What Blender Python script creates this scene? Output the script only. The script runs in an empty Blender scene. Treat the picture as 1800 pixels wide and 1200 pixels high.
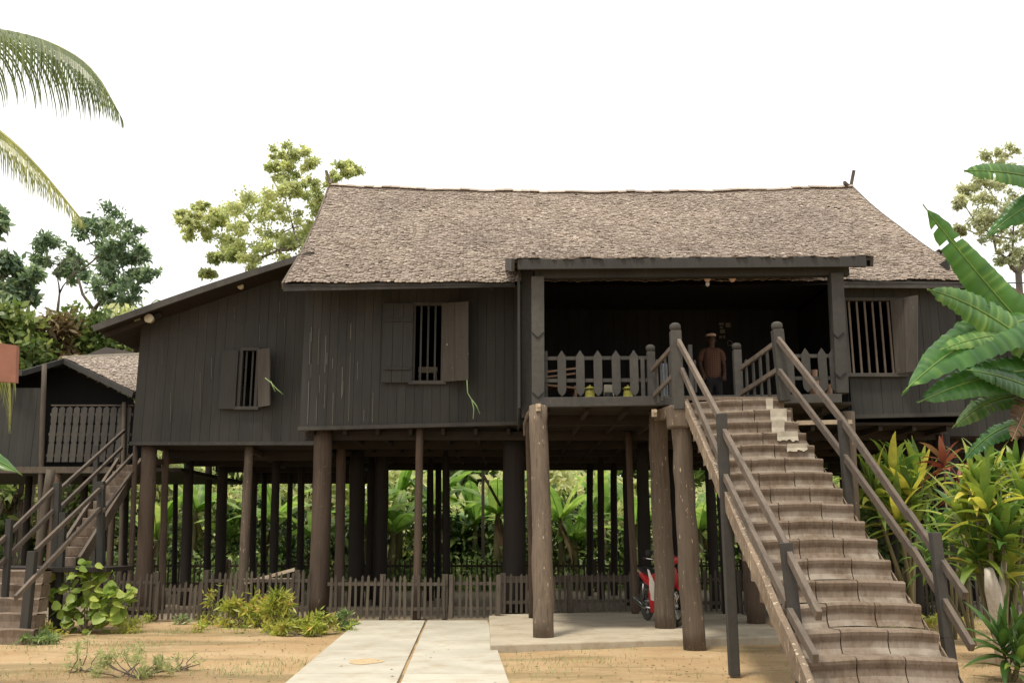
import bpy, math, random
import numpy as np
from mathutils import Vector, Matrix
R = math.radians
C = bpy.context.scene.collection
scene = bpy.context.scene
rnd = random.Random(7)

# ------------------------------------------------------------------ camera, sky, sun, exposure
CAMZ = 1.45; PITCH = R(11.9); F = 1640.0
cam = bpy.data.objects.new('camera', bpy.data.cameras.new('camera')); C.objects.link(cam)
cam.location = (0, 0, CAMZ); cam.rotation_euler = (R(90) + PITCH, 0, 0)
cam.data.lens = 36 * F / 1800; cam.data.sensor_width = 36
cam.data.clip_start = 0.1; cam.data.clip_end = 2000
scene.camera = cam

world = bpy.data.worlds.new('World'); scene.world = world; world.use_nodes = True
SUN_EL, SUN_AZ = R(70), R(215)          # azimuth: compass style, 0 = +Y, clockwise
wn = world.node_tree.nodes; wl = world.node_tree.links; wn.clear()
sky = wn.new('ShaderNodeTexSky'); sky.sky_type = 'NISHITA'; sky.sun_disc = False
sky.sun_elevation = SUN_EL; sky.sun_rotation = SUN_AZ; sky.dust_density = 4.0; sky.air_density = 1.0
bg1 = wn.new('ShaderNodeBackground'); bg1.inputs[1].default_value = 0.08
bg2 = wn.new('ShaderNodeBackground'); bg2.inputs[0].default_value = (1.0, 0.985, 0.95, 1); bg2.inputs[1].default_value = 1.12
ws = wn.new('ShaderNodeMixShader'); ws.inputs[0].default_value = 0.85
wo = wn.new('ShaderNodeOutputWorld')
wl.new(sky.outputs[0], bg1.inputs[0]); wl.new(bg1.outputs[0], ws.inputs[1]); wl.new(bg2.outputs[0], ws.inputs[2]); wl.new(ws.outputs[0], wo.inputs[0])

sl = bpy.data.lights.new('sun', 'SUN'); sl.energy = 2.6; sl.angle = R(9); sl.color = (1.0, 0.92, 0.78)
so = bpy.data.objects.new('sun', sl); C.objects.link(so)
sdir = Vector((math.sin(SUN_AZ) * math.cos(SUN_EL), math.cos(SUN_AZ) * math.cos(SUN_EL), math.sin(SUN_EL)))
so.rotation_euler = sdir.to_track_quat('Z', 'Y').to_euler(); so.location = (0, 0, 60)

scene.view_settings.view_transform = 'Standard'; scene.view_settings.look = 'None'
scene.view_settings.exposure = 0.52; scene.view_settings.gamma = 1.0
try:
    scene.cycles.max_bounces = 6; scene.cycles.transparent_max_bounces = 6
except Exception: pass

# ------------------------------------------------------------------ pixel of the photograph -> world
cp, sp = math.cos(PITCH), math.sin(PITCH)
def ray(px, py):
    x = (px - 900) / F; v = (600 - py) / F
    return Vector((x, cp - v * sp, sp + v * cp))
def aY(px, py, Y):
    d = ray(px, py); return Vector((0, 0, CAMZ)) + d * (Y / d.y)
def aZ(px, py, z=0.0):
    d = ray(px, py); return Vector((0, 0, CAMZ)) + d * ((z - CAMZ) / d.z)

# ------------------------------------------------------------------ mesh builder
class MB:
    def __init__(s, tint=None): s.g = []; s.v = []; s.f = []; s.t = []; s.tint = tint
    def add(s, vs, fs, tint=None):
        b = len(s.v); s.g.append((b, len(s.f)))
        if tint is None: tint = rnd.random() if s.tint is None else s.tint
        s.v.extend([tuple(v) for v in vs]); s.t.extend([tint] * len(vs))
        s.f.extend([tuple(i + b for i in f) for f in fs])
    def hexa(s, b4, t4, tint=None):      # bottom 4 and top 4, both counter-clockwise
        s.add(list(b4) + list(t4), [(3,2,1,0),(4,5,6,7),(0,1,5,4),(1,2,6,5),(2,3,7,6),(3,0,4,7)], tint)
    def box(s, x0, x1, y0, y1, z0, z1, tint=None):
        s.hexa([(x0,y0,z0),(x1,y0,z0),(x1,y1,z0),(x0,y1,z0)], [(x0,y0,z1),(x1,y0,z1),(x1,y1,z1),(x0,y1,z1)], tint)
    def beam(s, p0, p1, w, h, up=(0,0,1), tint=None):   # w sideways, h along up
        p0 = Vector(p0); p1 = Vector(p1); d = (p1 - p0).normalized(); up = Vector(up)
        sd = d.cross(up)
        if sd.length < 1e-4: sd = d.cross(Vector((0,1,0)))
        sd.normalize(); u = sd.cross(d).normalized(); a = sd * w / 2; b = u * h / 2
        s.hexa([p0 - a - b, p0 + a - b, p1 + a - b, p1 - a - b], [p0 - a + b, p0 + a + b, p1 + a + b, p1 - a + b], tint)
    def tube(s, pts, rad, n=10, cap=True, tint=None, wob=0.0):
        pts = [Vector(p) for p in pts]; m = len(pts)
        if not hasattr(rad, '__len__'): rad = [rad] * m
        vs = []; fs = []; ref = Vector((0.31, 0.95, 0.11))
        for i, p in enumerate(pts):
            d = (pts[min(i+1, m-1)] - pts[max(i-1, 0)]).normalized()
            if abs(d.dot(ref)) > 0.95: ref = Vector((0.9, 0.1, 0.4))
            a = d.cross(ref).normalized(); b = d.cross(a).normalized()
            for k in range(n):
                t = 2 * math.pi * k / n; r = rad[i] * (1 + wob * (rnd.random() - 0.5))
                vs.append(p + a * math.cos(t) * r + b * math.sin(t) * r)
        for i in range(m - 1):
            for k in range(n):
                k2 = (k + 1) % n
                fs.append((i*n+k, i*n+k2, (i+1)*n+k2, (i+1)*n+k))
        if cap: fs.append(tuple(range(n-1, -1, -1))); fs.append(tuple((m-1)*n + k for k in range(n)))
        s.add(vs, fs, tint)
    def prism(s, poly, off, tint=None):     # poly: 3-D points, extruded by vector off
        poly = [Vector(p) for p in poly]; off = Vector(off); n = len(poly)
        fs = [tuple(range(n-1, -1, -1)), tuple(range(n, 2*n))] + [(i, (i+1) % n, n + (i+1) % n, n + i) for i in range(n)]
        s.add(poly + [p + off for p in poly], fs, tint)
    def lathe(s, c, prof, n=20, axis='Z', tint=None):  # prof: (r, h)
        vs = []; fs = []; c = Vector(c)
        for r, h in prof:
            for k in range(n):
                t = 2 * math.pi * k / n; x, y = r * math.cos(t), r * math.sin(t)
                vs.append(c + (Vector((x, y, h)) if axis == 'Z' else Vector((x, -h, y)) if axis == 'Y' else Vector((h, x, y))))
        for i in range(len(prof) - 1):
            for k in range(n):
                k2 = (k+1) % n; fs.append((i*n+k, i*n+k2, (i+1)*n+k2, (i+1)*n+k))
        fs.append(tuple(range(n-1, -1, -1))); fs.append(tuple((len(prof)-1)*n + k for k in range(n)))
        s.add(vs, fs, tint)
    def strip(s, grid, tint=None, skip=None):     # grid rows of points
        n = len(grid[0]); vs = [p for r in grid for p in r]; fs = []
        for i in range(len(grid) - 1):
            for k in range(n - 1):
                if skip and skip(i, k): continue
                fs.append((i*n+k, i*n+k+1, (i+1)*n+k+1, (i+1)*n+k))
        s.add(vs, fs, tint)
    def build_each(s, name, mat, parent=None, smooth=False, bevel=0):
        g = s.g + [(len(s.v), len(s.f))]; out = []
        for (v0, f0), (v1, f1) in zip(g[:-1], g[1:]):
            m = MB(); m.v = s.v[v0:v1]; m.t = s.t[v0:v1]; m.f = [tuple(i - v0 for i in f) for f in s.f[f0:f1]]
            out.append(m.build(name, mat, parent, smooth, None, bevel))
        return out
    def build(s, name, mat, parent=None, smooth=False, origin=None, bevel=0):
        o = Vector(origin) if origin is not None else (ORG.get(parent.name, Vector((0,0,0))) if parent else Vector((0,0,0)))
        me = bpy.data.meshes.new(name)
        a = np.array(s.v, dtype=np.float64) - np.array(o)
        me.from_pydata(a.tolist(), [], s.f); me.update()
        at = me.attributes.new('tint', 'FLOAT', 'POINT'); at.data.foreach_set('value', np.array(s.t, dtype=np.float32))
        if smooth: me.polygons.foreach_set('use_smooth', [True] * len(me.polygons))
        me.materials.append(mat)
        ob = bpy.data.objects.new(name, me); C.objects.link(ob)
        if parent: ob.parent = parent; ORG[ob.name] = o
        else: ob.location = o; ORG[ob.name] = o
        if bevel:
            m = ob.modifiers.new('bevel', 'BEVEL'); m.width = bevel; m.segments = 2; m.limit_method = 'ANGLE'
        return ob
ORG = {}
def tag(o, label=None, cat=None, group=None, kind=None):
    if label: o['label'] = label
    if cat: o['category'] = cat
    if group: o['group'] = group
    if kind: o['kind'] = kind
    return o
def thing(name, label, cat, loc=(0,0,0), group=None):
    o = bpy.data.objects.new(name, None); C.objects.link(o); o.location = loc; o.empty_display_size = 0.3
    ORG[o.name] = Vector(loc); return tag(o, label, cat, group)

def quads_obj(name, V, T, mat, parent=None, faces_n=4, tris=False):
    """V: (n, k, 3) array, each row one k-gon"""
    n, k = V.shape[0], V.shape[1]
    o = ORG.get(parent.name, Vector((0,0,0))) if parent else Vector((0,0,0))
    me = bpy.data.meshes.new(name)
    me.vertices.add(n * k); me.vertices.foreach_set('co', (V.reshape(-1, 3) - np.array(o)).astype(np.float32).ravel())
    me.loops.add(n * k); me.loops.foreach_set('vertex_index', np.arange(n * k, dtype=np.int32))
    me.polygons.add(n); me.polygons.foreach_set('loop_start', np.arange(0, n * k, k, dtype=np.int32))
    me.update(calc_edges=True); me.validate()
    at = me.attributes.new('tint', 'FLOAT', 'POINT'); at.data.foreach_set('value', np.repeat(T, k).astype(np.float32))
    me.materials.append(mat)
    ob = bpy.data.objects.new(name, me); C.objects.link(ob)
    if parent: ob.parent = parent
    ORG[ob.name] = o
    return ob

# ------------------------------------------------------------------ materials
def newmat(name):
    m = bpy.data.materials.new(name); m.use_nodes = True; nt = m.node_tree; nt.nodes.clear(); return m, nt
def N(nt, t, **kw):
    n = nt.nodes.new(t)
    for k, v in kw.items(): setattr(n, k, v)
    return n
def ramp(nt, src, stops):
    r = N(nt, 'ShaderNodeValToRGB'); e = r.color_ramp.elements
    while len(e) < len(stops): e.new(0.5)
    for i, (p, c) in enumerate(stops):
        e[i].position = p; e[i].color = (c[0], c[1], c[2], 1) if hasattr(c, '__len__') else (c, c, c, 1)
    nt.links.new(src, r.inputs[0]); return r.outputs[0]
def noise(nt, co, scale, detail=4, rough=0.55, mapping=None):
    n = N(nt, 'ShaderNodeTexNoise'); n.inputs['Scale'].default_value = scale; n.inputs['Detail'].default_value = detail; n.inputs['Roughness'].default_value = rough
    if mapping:
        mp = N(nt, 'ShaderNodeMapping'); mp.inputs['Scale'].default_value = mapping; nt.links.new(co, mp.inputs[0]); co = mp.outputs[0]
    nt.links.new(co, n.inputs['Vector']); return n.outputs[0]
def mix(nt, fac, a, b, mode='MIX'):
    m = N(nt, 'ShaderNodeMix', data_type='RGBA', blend_type=mode)
    for s, v in ((m.inputs[0], fac), (m.inputs[6], a), (m.inputs[7], b)):
        if hasattr(v, 'is_output') or isinstance(v, bpy.types.NodeSocket): nt.links.new(v, s)
        elif hasattr(v, '__len__'): s.default_value = (v[0], v[1], v[2], 1)
        else: s.default_value = v
    return m.outputs[2]
def tintsock(nt):
    a = N(nt, 'ShaderNodeAttribute', attribute_name='tint'); return a.outputs['Fac']
def coords(nt): return N(nt, 'ShaderNodeTexCoord').outputs['Object']
def cracks(nt, co): return noise(nt, co, 9, 5, .7, (5, 5, .25))
def finish(nt, col, rough=0.85, bump=None, bstr=0.3, bdist=0.01, spec=0.3, metal=0):
    p = N(nt, 'ShaderNodeBsdfPrincipled'); out = N(nt, 'ShaderNodeOutputMaterial')
    if isinstance(col, bpy.types.NodeSocket): nt.links.new(col, p.inputs['Base Color'])
    else: p.inputs['Base Color'].default_value = (*col, 1)
    if isinstance(rough, bpy.types.NodeSocket): nt.links.new(rough, p.inputs['Roughness'])
    else: p.inputs['Roughness'].default_value = rough
    p.inputs['Specular IOR Level'].default_value = spec; p.inputs['Metallic'].default_value = metal
    if bump is not None:
        b = N(nt, 'ShaderNodeBump'); b.inputs['Strength'].default_value = bstr; b.inputs['Distance'].default_value = bdist
        nt.links.new(bump, b.inputs['Height']); nt.links.new(b.outputs[0], p.inputs['Normal'])
    nt.links.new(p.outputs[0], out.inputs[0]); return p

def mat_wood(name, c1, c2, stretch=(9, 9, 0.6), fleck=None, flecks=0.66, rough=0.8, bump=0.35, patch=None, patchpos=0.6, tv=(0.78, 1.15)):
    m, nt = newmat(name); co = coords(nt); t = tintsock(nt)
    g = noise(nt, co, 3.0, 6, 0.65, stretch)
    off = N(nt, 'ShaderNodeVectorMath', operation='ADD'); sc = N(nt, 'ShaderNodeMath', operation='MULTIPLY'); sc.inputs[1].default_value = 37.0
    nt.links.new(t, sc.inputs[0]); nt.links.new(co, off.inputs[0]); nt.links.new(sc.outputs[0], off.inputs[1])
    big = noise(nt, off.outputs[0], 1.1, 3)
    c = mix(nt, ramp(nt, g, [(0.3, 0), (0.7, 1)]), c1, c2)
    c = mix(nt, ramp(nt, big, [(0.35, 0.0), (0.75, 0.6)]), c, c2)
    if bump >= .5: c = mix(nt, ramp(nt, cracks(nt, co), [(.28, .85), (.40, 0)]), c, (.012, .009, .007))
    st_ = noise(nt, co, 1.3, 5, .65, (1.6, 1.6, .22)); c = mix(nt, 1.0, c, ramp(nt, st_, [(.32, (.80, .80, .82)), (.68, (1.2, 1.18, 1.14))]), 'MULTIPLY')
    dk = ramp(nt, t, [(0, tv[0]), (1, tv[1])])
    c = mix(nt, 1.0, c, dk, 'MULTIPLY')
    if patch:
        pn = noise(nt, co, 1.6, 5, 0.7, (1.5, 1.5, 0.7)); c = mix(nt, ramp(nt, pn, [(patchpos, 0), (patchpos + 0.06, 0.85)]), c, patch)
    if fleck:
        fn = noise(nt, co, 16, 3, 0.6, (1.6, 1.6, 0.5)); c = mix(nt, ramp(nt, fn, [(flecks, 0), (flecks + 0.04, 0.9)]), c, fleck)
    finish(nt, c, rough, g, bump, 0.008); return m
def mat_leaf(name, c1, c2, c3=None, trans=0.35, rough=0.45, spot=None, sc=2.0):
    m, nt = newmat(name); t = tintsock(nt); co = coords(nt)
    stops = [(0.0, c1), (0.6, c2)] + ([(1.0, c3)] if c3 else [])
    c = ramp(nt, t, stops)
    n = noise(nt, co, sc, 3); c = mix(nt, 1.0, c, ramp(nt, n, [(0.3, 0.7), (0.7, 1.25)]), 'MULTIPLY')
    if spot:
        c = mix(nt, ramp(nt, noise(nt, co, 5, 4, 0.6), [(0.60, 0), (0.68, 0.9)]), c, spot)
    p = N(nt, 'ShaderNodeBsdfPrincipled'); nt.links.new(c, p.inputs['Base Color']); p.inputs['Roughness'].default_value = rough; p.inputs['Specular IOR Level'].default_value = 0.35
    tr = N(nt, 'ShaderNodeBsdfTranslucent'); c2_ = mix(nt, 1.0, c, (1.25, 1.3, .9), 'MULTIPLY'); nt.links.new(c2_, tr.inputs[0])
    ms = N(nt, 'ShaderNodeMixShader'); ms.inputs[0].default_value = trans
    out = N(nt, 'ShaderNodeOutputMaterial')
    nt.links.new(p.outputs[0], ms.inputs[1]); nt.links.new(tr.outputs[0], ms.inputs[2]); nt.links.new(ms.outputs[0], out.inputs[0]); return m
def mat_plain(name, col, rough=0.6, spec=0.4, metal=0, var=0.12, scale=6):
    m, nt = newmat(name); n = noise(nt, coords(nt), scale, 4)
    c = mix(nt, 1.0, col, ramp(nt, n, [(0.3, 1 - var), (0.7, 1 + var)]), 'MULTIPLY'); finish(nt, c, rough, n, 0.08, 0.004, spec, metal); return m

M = {}
M['wall'] = mat_wood('dark painted boards', (0.0265, 0.0258, 0.0236), (0.040, 0.0388, 0.0352), fleck=(0.15, 0.145, 0.12), flecks=0.755, bump=0.25, rough=0.75, tv=(.93, 1.05))
M['wall2'] = mat_wood('dark painted boards cooler', (0.0245, 0.0248, 0.0235), (0.037, 0.037, 0.0348), fleck=(0.13, 0.13, 0.12), flecks=0.775, bump=0.25, tv=(.93, 1.05))
M['trim'] = mat_wood('grey painted trim', (0.038, 0.0362, 0.0328), (0.060, 0.0568, 0.051), fleck=(0.2, 0.18, 0.14), flecks=0.75, stretch=(4, 4, 4), bump=0.2)
M['rail'] = mat_wood('grey brown rail timber', (0.070, 0.057, 0.046), (0.135, 0.108, 0.085), fleck=(0.26, 0.2, 0.14), flecks=0.7, stretch=(9, 3, 3))
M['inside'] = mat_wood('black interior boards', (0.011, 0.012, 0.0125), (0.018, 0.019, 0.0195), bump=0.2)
M['under'] = mat_wood('dark floor underside', (0.018, 0.0135, 0.0105), (0.035, 0.026, 0.019), stretch=(0.7, 9, 9))
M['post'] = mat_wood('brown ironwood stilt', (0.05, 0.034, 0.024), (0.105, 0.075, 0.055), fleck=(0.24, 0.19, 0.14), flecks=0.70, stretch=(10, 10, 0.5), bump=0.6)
M['pillar'] = mat_wood('weathered log pillar', (0.07, 0.052, 0.037), (0.145, 0.112, 0.083), fleck=(0.42, 0.34, 0.24), flecks=0.655, stretch=(10, 10, 0.6), bump=0.6)
M['darkpost'] = mat_wood('dark brown stilt', (0.014, 0.011, 0.009), (0.027, 0.021, 0.017), stretch=(10, 10, 0.5), bump=0.5)  # darker brown for stilts further back and the side landing
M['fence'] = mat_wood('grey weathered pickets', (0.045, 0.036, 0.028), (0.10, 0.083, 0.064), stretch=(10, 10, 1.2), bump=0.3)
M['fencedark'] = mat_wood('brown dark pickets', (0.04, 0.03, 0.02), (0.075, 0.055, 0.038), stretch=(10, 10, 1.2))
M['plank'] = mat_wood('pale bare timber', (0.3, 0.23, 0.16), (0.46, 0.38, 0.28), stretch=(2, 8, 8))
M['pale_strip'] = mat_plain('pale seam strip', (0.16, 0.15, 0.125), 0.9)  # pale colour of the thin strips laid along board seams
M['ply'] = mat_plain('raw ply', (0.22, 0.13, 0.08))

def mat_shingle(name, cols):
    m, nt = newmat(name); t = tintsock(nt); co = coords(nt)
    c = ramp(nt, t, cols)
    n = noise(nt, co, 0.55, 4, 0.6); c = mix(nt, 1.0, c, ramp(nt, n, [(0.3, (0.86, 0.84, 0.84)), (0.7, (1.10, 1.08, 1.04))]), 'MULTIPLY')
    g = noise(nt, co, 60, 3, 0.7, (1, 0.3, 0.3)); c = mix(nt, 1.0, c, ramp(nt, g, [(0.3, 0.8), (0.7, 1.15)]), 'MULTIPLY')
    finish(nt, c, 0.85, g, 0.4, 0.006, 0.2); return m
M['shingle'] = mat_shingle('weathered wooden shingles', [(0, (0.145, 0.115, 0.092)), (0.35, (0.255, 0.212, 0.18)), (0.75, (0.335, 0.288, 0.245)), (1.0, (0.46, 0.41, 0.355))])

# stair treads
def mat_step():
    m, nt = newmat('worn stair timber'); co = coords(nt); t = tintsock(nt)
    g = noise(nt, co, 7, 6, 0.75, (3.5, 2, 0.7))
    c = mix(nt, ramp(nt, g, [(0.3, 0), (0.72, 1)]), (0.09, 0.061, 0.041), (0.19, 0.143, 0.102))
    d = noise(nt, co, 2.6, 5, 0.65); c = mix(nt, ramp(nt, d, [(0.45, 0), (0.62, 0.75)]), c, (0.21, 0.165, 0.128))
    s = noise(nt, co, 46, 4, 0.75, (1, 1, .16)); c = mix(nt, ramp(nt, s, [(0.55, 0), (0.68, 0.7)]), c, (0.065, 0.042, 0.028))
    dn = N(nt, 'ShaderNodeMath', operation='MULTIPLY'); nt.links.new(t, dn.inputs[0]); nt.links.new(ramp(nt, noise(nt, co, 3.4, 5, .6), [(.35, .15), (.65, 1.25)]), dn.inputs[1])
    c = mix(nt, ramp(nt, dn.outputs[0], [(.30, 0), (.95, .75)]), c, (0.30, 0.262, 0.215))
    finish(nt, c, 0.8, g, 0.5, 0.01, 0.25); return m
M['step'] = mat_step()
M['dust'] = mat_plain('pale dust in the step hollows', (0.40, 0.34, 0.28), 0.95, 0.1, var=0.25, scale=14)
M['cement'] = mat_plain('pale cement patch', (0.46, 0.42, 0.34), 0.9, 0.1, var=0.2, scale=9)
M['stringer'] = mat_wood('flaking stringer', (0.13, 0.095, 0.065), (0.24, 0.185, 0.135), fleck=(0.45, 0.38, 0.28), flecks=0.60, stretch=(3, 3, 3), bump=0.7)

def mat_ground():
    m, nt = newmat('sandy soil'); co = coords(nt)
    a = noise(nt, co, 0.9, 6, 0.6); b = noise(nt, co, 9, 5, 0.7); d = noise(nt, co, 55, 4, 0.75)
    c = mix(nt, ramp(nt, a, [(0.35, 0), (0.65, 1)]), (0.40, 0.265, 0.14), (0.50, 0.365, 0.215))
    c = mix(nt, ramp(nt, b, [(0.5, 0), (0.66, 0.6)]), c, (0.37, 0.27, 0.14))
    gr = noise(nt, co, 0.55, 6, 0.7, (0.5, 1.6, 1)); c = mix(nt, ramp(nt, gr, [(0.50, 0), (0.60, 0.7)]), c, (0.22, 0.175, 0.09))
    c = mix(nt, ramp(nt, d, [(0.58, 0), (0.68, 0.55)]), c, (0.16, 0.105, 0.05))
    l = noise(nt, co, 26, 3, 0.7); c = mix(nt, ramp(nt, l, [(0.66, 0), (0.72, 0.7)]), c, (0.55, 0.43, 0.28))
    # trodden grey soil beyond the front fence
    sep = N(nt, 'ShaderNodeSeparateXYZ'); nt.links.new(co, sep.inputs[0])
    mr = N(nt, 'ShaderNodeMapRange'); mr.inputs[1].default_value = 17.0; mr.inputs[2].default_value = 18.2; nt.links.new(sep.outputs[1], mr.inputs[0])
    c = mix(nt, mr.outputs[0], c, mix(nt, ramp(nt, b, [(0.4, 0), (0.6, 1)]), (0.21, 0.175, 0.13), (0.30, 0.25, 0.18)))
    mr2 = N(nt, 'ShaderNodeMapRange'); mr2.inputs[1].default_value = 27.0; mr2.inputs[2].default_value = 28.5; nt.links.new(sep.outputs[1], mr2.inputs[0])
    c = mix(nt, mr2.outputs[0], c, mix(nt, ramp(nt, b, [(0.4, 0), (0.6, 1)]), (0.06, 0.085, 0.02), (0.13, 0.15, 0.04)))
    finish(nt, c, 0.95, mix(nt, 0.6, d, b), 0.9, 0.05, 0.1); return m
M['ground'] = mat_ground()
def mat_conc(name, c1, c2, stain):
    m, nt = newmat(name); co = coords(nt); a = noise(nt, co, 1.4, 6, 0.6); d = noise(nt, co, 30, 4, 0.7); t = tintsock(nt)
    c = mix(nt, ramp(nt, a, [(0.35, 0), (0.65, 1)]), c1, c2)
    c = mix(nt, ramp(nt, noise(nt, co, 2.7, 6, 0.7), [(0.50, 0), (0.66, 0.6)]), c, stain)
    c = mix(nt, ramp(nt, d, [(0.62, 0), (0.72, 0.35)]), c, stain)
    c = mix(nt, 1.0, c, ramp(nt, t, [(0, 0.92), (1, 1.06)]), 'MULTIPLY')
    finish(nt, c, 0.9, d, 0.25, 0.005, 0.2); return m
M['path'] = mat_conc('pale concrete path', (0.40, 0.375, 0.31), (0.49, 0.465, 0.39), (0.36, 0.29, 0.20))
M['slab'] = mat_conc('grey concrete slab', (0.36, 0.315, 0.24), (0.44, 0.385, 0.295), (0.26, 0.2, 0.13))
M['soil'] = mat_plain('brown soil in joint', (0.45, 0.34, 0.21), 0.95, 0.1, var=0.3, scale=30)

M['leaf_mango'] = mat_leaf('mango leaves', (0.10, 0.16, 0.10), (0.22, 0.30, 0.19), (0.46, 0.52, 0.38), .5)
M['leaf_pale'] = mat_leaf('yellow green leaves', (0.36, 0.40, 0.21), (0.52, 0.54, 0.30), (0.68, 0.64, 0.40), 0.58)  # backlight and haze on the far crown put into lighter leaf colours
M['leaf_grey'] = mat_leaf('grey green leaves', (0.38, 0.40, 0.28), (0.52, 0.52, 0.39), (0.66, 0.62, 0.49), 0.58)  # haze and backlight are part of this pale leaf colour
M['leaf_dark'] = mat_leaf('dark undergrowth', (0.045, 0.08, 0.02), (0.13, 0.19, 0.05), (0.32, 0.36, 0.13))
M['leaf_under'] = mat_leaf('deep undergrowth', (0.02, 0.04, 0.01), (0.055, 0.095, 0.022), (0.24, 0.28, 0.08))
M['leaf_mixed'] = mat_leaf('browning banana leaf', (0.03, 0.08, 0.02), (0.08, 0.15, 0.04), (0.2, 0.26, 0.07), 0.35, 0.5, spot=(0.16, 0.09, 0.04), sc=3)
M['leaf_red'] = mat_leaf('russet leaves', (0.09, 0.055, 0.025), (0.17, 0.12, 0.055), (0.27, 0.24, 0.10))
M['leaf_banana'] = mat_leaf('banana leaf', (0.03, 0.10, 0.025), (0.075, 0.18, 0.04), (0.22, 0.34, 0.09), 0.38, 0.32, sc=1.5)
M['leaf_banana_bg'] = mat_leaf('banana leaf behind the house', (0.13, 0.24, 0.06), (0.27, 0.42, 0.11), (0.52, 0.58, 0.20), 0.5, 0.4, sc=1.0)  # lit copy of the banana leaf: sunlight put into a brighter green
M['leaf_dead'] = mat_leaf('dry banana leaf', (0.05, 0.03, 0.018), (0.13, 0.08, 0.045), (0.26, 0.18, 0.10), 0.25, 0.8)
M['leaf_cord'] = mat_leaf('cordyline leaf', (0.07, 0.15, 0.035), (0.25, 0.33, 0.06), (0.72, 0.62, 0.12), 0.36, 0.38, sc=5)
M['leaf_cordred'] = mat_leaf('red cordyline leaf', (0.16, 0.03, 0.03), (0.24, 0.08, 0.05), (0.25, 0.2, 0.1), 0.3, 0.5)
M['leaf_palm'] = mat_leaf('coconut leaflets', (0.055, 0.10, 0.035), (0.13, 0.17, 0.05), (0.34, 0.33, 0.11), 0.35, 0.4)
M['leaf_palmy'] = mat_leaf('yellowing coconut leaflets', (0.12, 0.15, 0.04), (0.24, 0.26, 0.07), (0.44, 0.41, 0.14), 0.4, 0.4)
M['leaf_shrub'] = mat_leaf('broad shrub leaves', (0.16, 0.25, 0.05), (0.30, 0.40, 0.085), (0.50, 0.54, 0.14), 0.4)
M['leaf_croton'] = mat_leaf('croton leaves', (0.20, 0.28, 0.05), (0.44, 0.46, 0.09), (0.64, 0.44, 0.14), 0.42)
M['leaf_weed'] = mat_leaf('weed leaves', (0.13, 0.20, 0.07), (0.25, 0.34, 0.13), (0.44, 0.50, 0.24), 0.35)
M['bark'] = mat_wood('tree bark', (0.09, 0.07, 0.055), (0.18, 0.15, 0.12), stretch=(6, 6, 1.5))
M['barkpale'] = mat_wood('pale blotched bark', (0.34, 0.30, 0.25), (0.62, 0.59, 0.54), stretch=(6, 6, 2))
M['stem'] = mat_wood('banana stem', (0.10, 0.10, 0.04), (0.2, 0.17, 0.09), stretch=(8, 8, 0.5))
M['steel'] = mat_plain('chrome', (0.5, 0.5, 0.5), 0.25, 0.5, 1.0, 0.05)
M['black'] = mat_plain('black rubber', (0.015, 0.015, 0.015), 0.7)
M['tyre'] = mat_plain('grey brown tyre', (0.06, 0.052, 0.045), 0.85)
M['red'] = mat_plain('red plastic', (0.48, 0.02, 0.025), 0.3, 0.5, 0, 0.04)
M['white'] = mat_plain('white plastic', (0.62, 0.58, 0.52), 0.4)
M['yellow'] = mat_plain('yellow enamel', (0.34, 0.32, 0.06), 0.45)
M['glass'] = mat_plain('lens', (0.4, 0.4, 0.42), 0.1, 0.6)
M['ceramic'] = mat_plain('off white ceramic', (0.42, 0.38, 0.28), 0.45)
M['pink'] = mat_plain('pinkish lamp cap', (0.55, 0.38, 0.30), 0.5)
M['paper'] = mat_plain('grey paper', (0.16, 0.155, 0.13), 0.9)
M['skin'] = mat_plain('skin', (0.07, 0.034, 0.022), 0.6)
M['hair'] = mat_plain('black hair', (0.012, 0.010, 0.009), 0.6)
M['trousers'] = mat_plain('dark trousers', (0.016, 0.015, 0.017), 0.9)
M['cloth'] = mat_plain('pale blue cloth', (0.22, 0.27, 0.34), 0.9)
M['rust'] = mat_plain('reddish brown board', (0.20, 0.085, 0.055), 0.8, var=0.2)
M['string'] = mat_plain('green twine', (0.20, 0.30, 0.12), 0.8)
M['wire'] = mat_plain('black cable', (0.02, 0.02, 0.02), 0.6)
def mat_shirt():
    m, nt = newmat('checked shirt'); co = coords(nt)
    w = N(nt, 'ShaderNodeTexWave', wave_type='BANDS', bands_direction='Z'); w.inputs['Scale'].default_value = 9; w.inputs['Distortion'].default_value = 2.5; nt.links.new(co, w.inputs[0])
    w2 = N(nt, 'ShaderNodeTexWave', wave_type='BANDS', bands_direction='X'); w2.inputs['Scale'].default_value = 7; w2.inputs['Distortion'].default_value = 2.0; nt.links.new(co, w2.inputs[0])
    c = mix(nt, w.outputs[1], (0.055, 0.024, 0.016), (0.19, 0.105, 0.07)); c = mix(nt, w2.outputs[1], c, (0.09, 0.045, 0.03)); finish(nt, c, 0.9); return m
M['shirt'] = mat_shirt()

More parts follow.
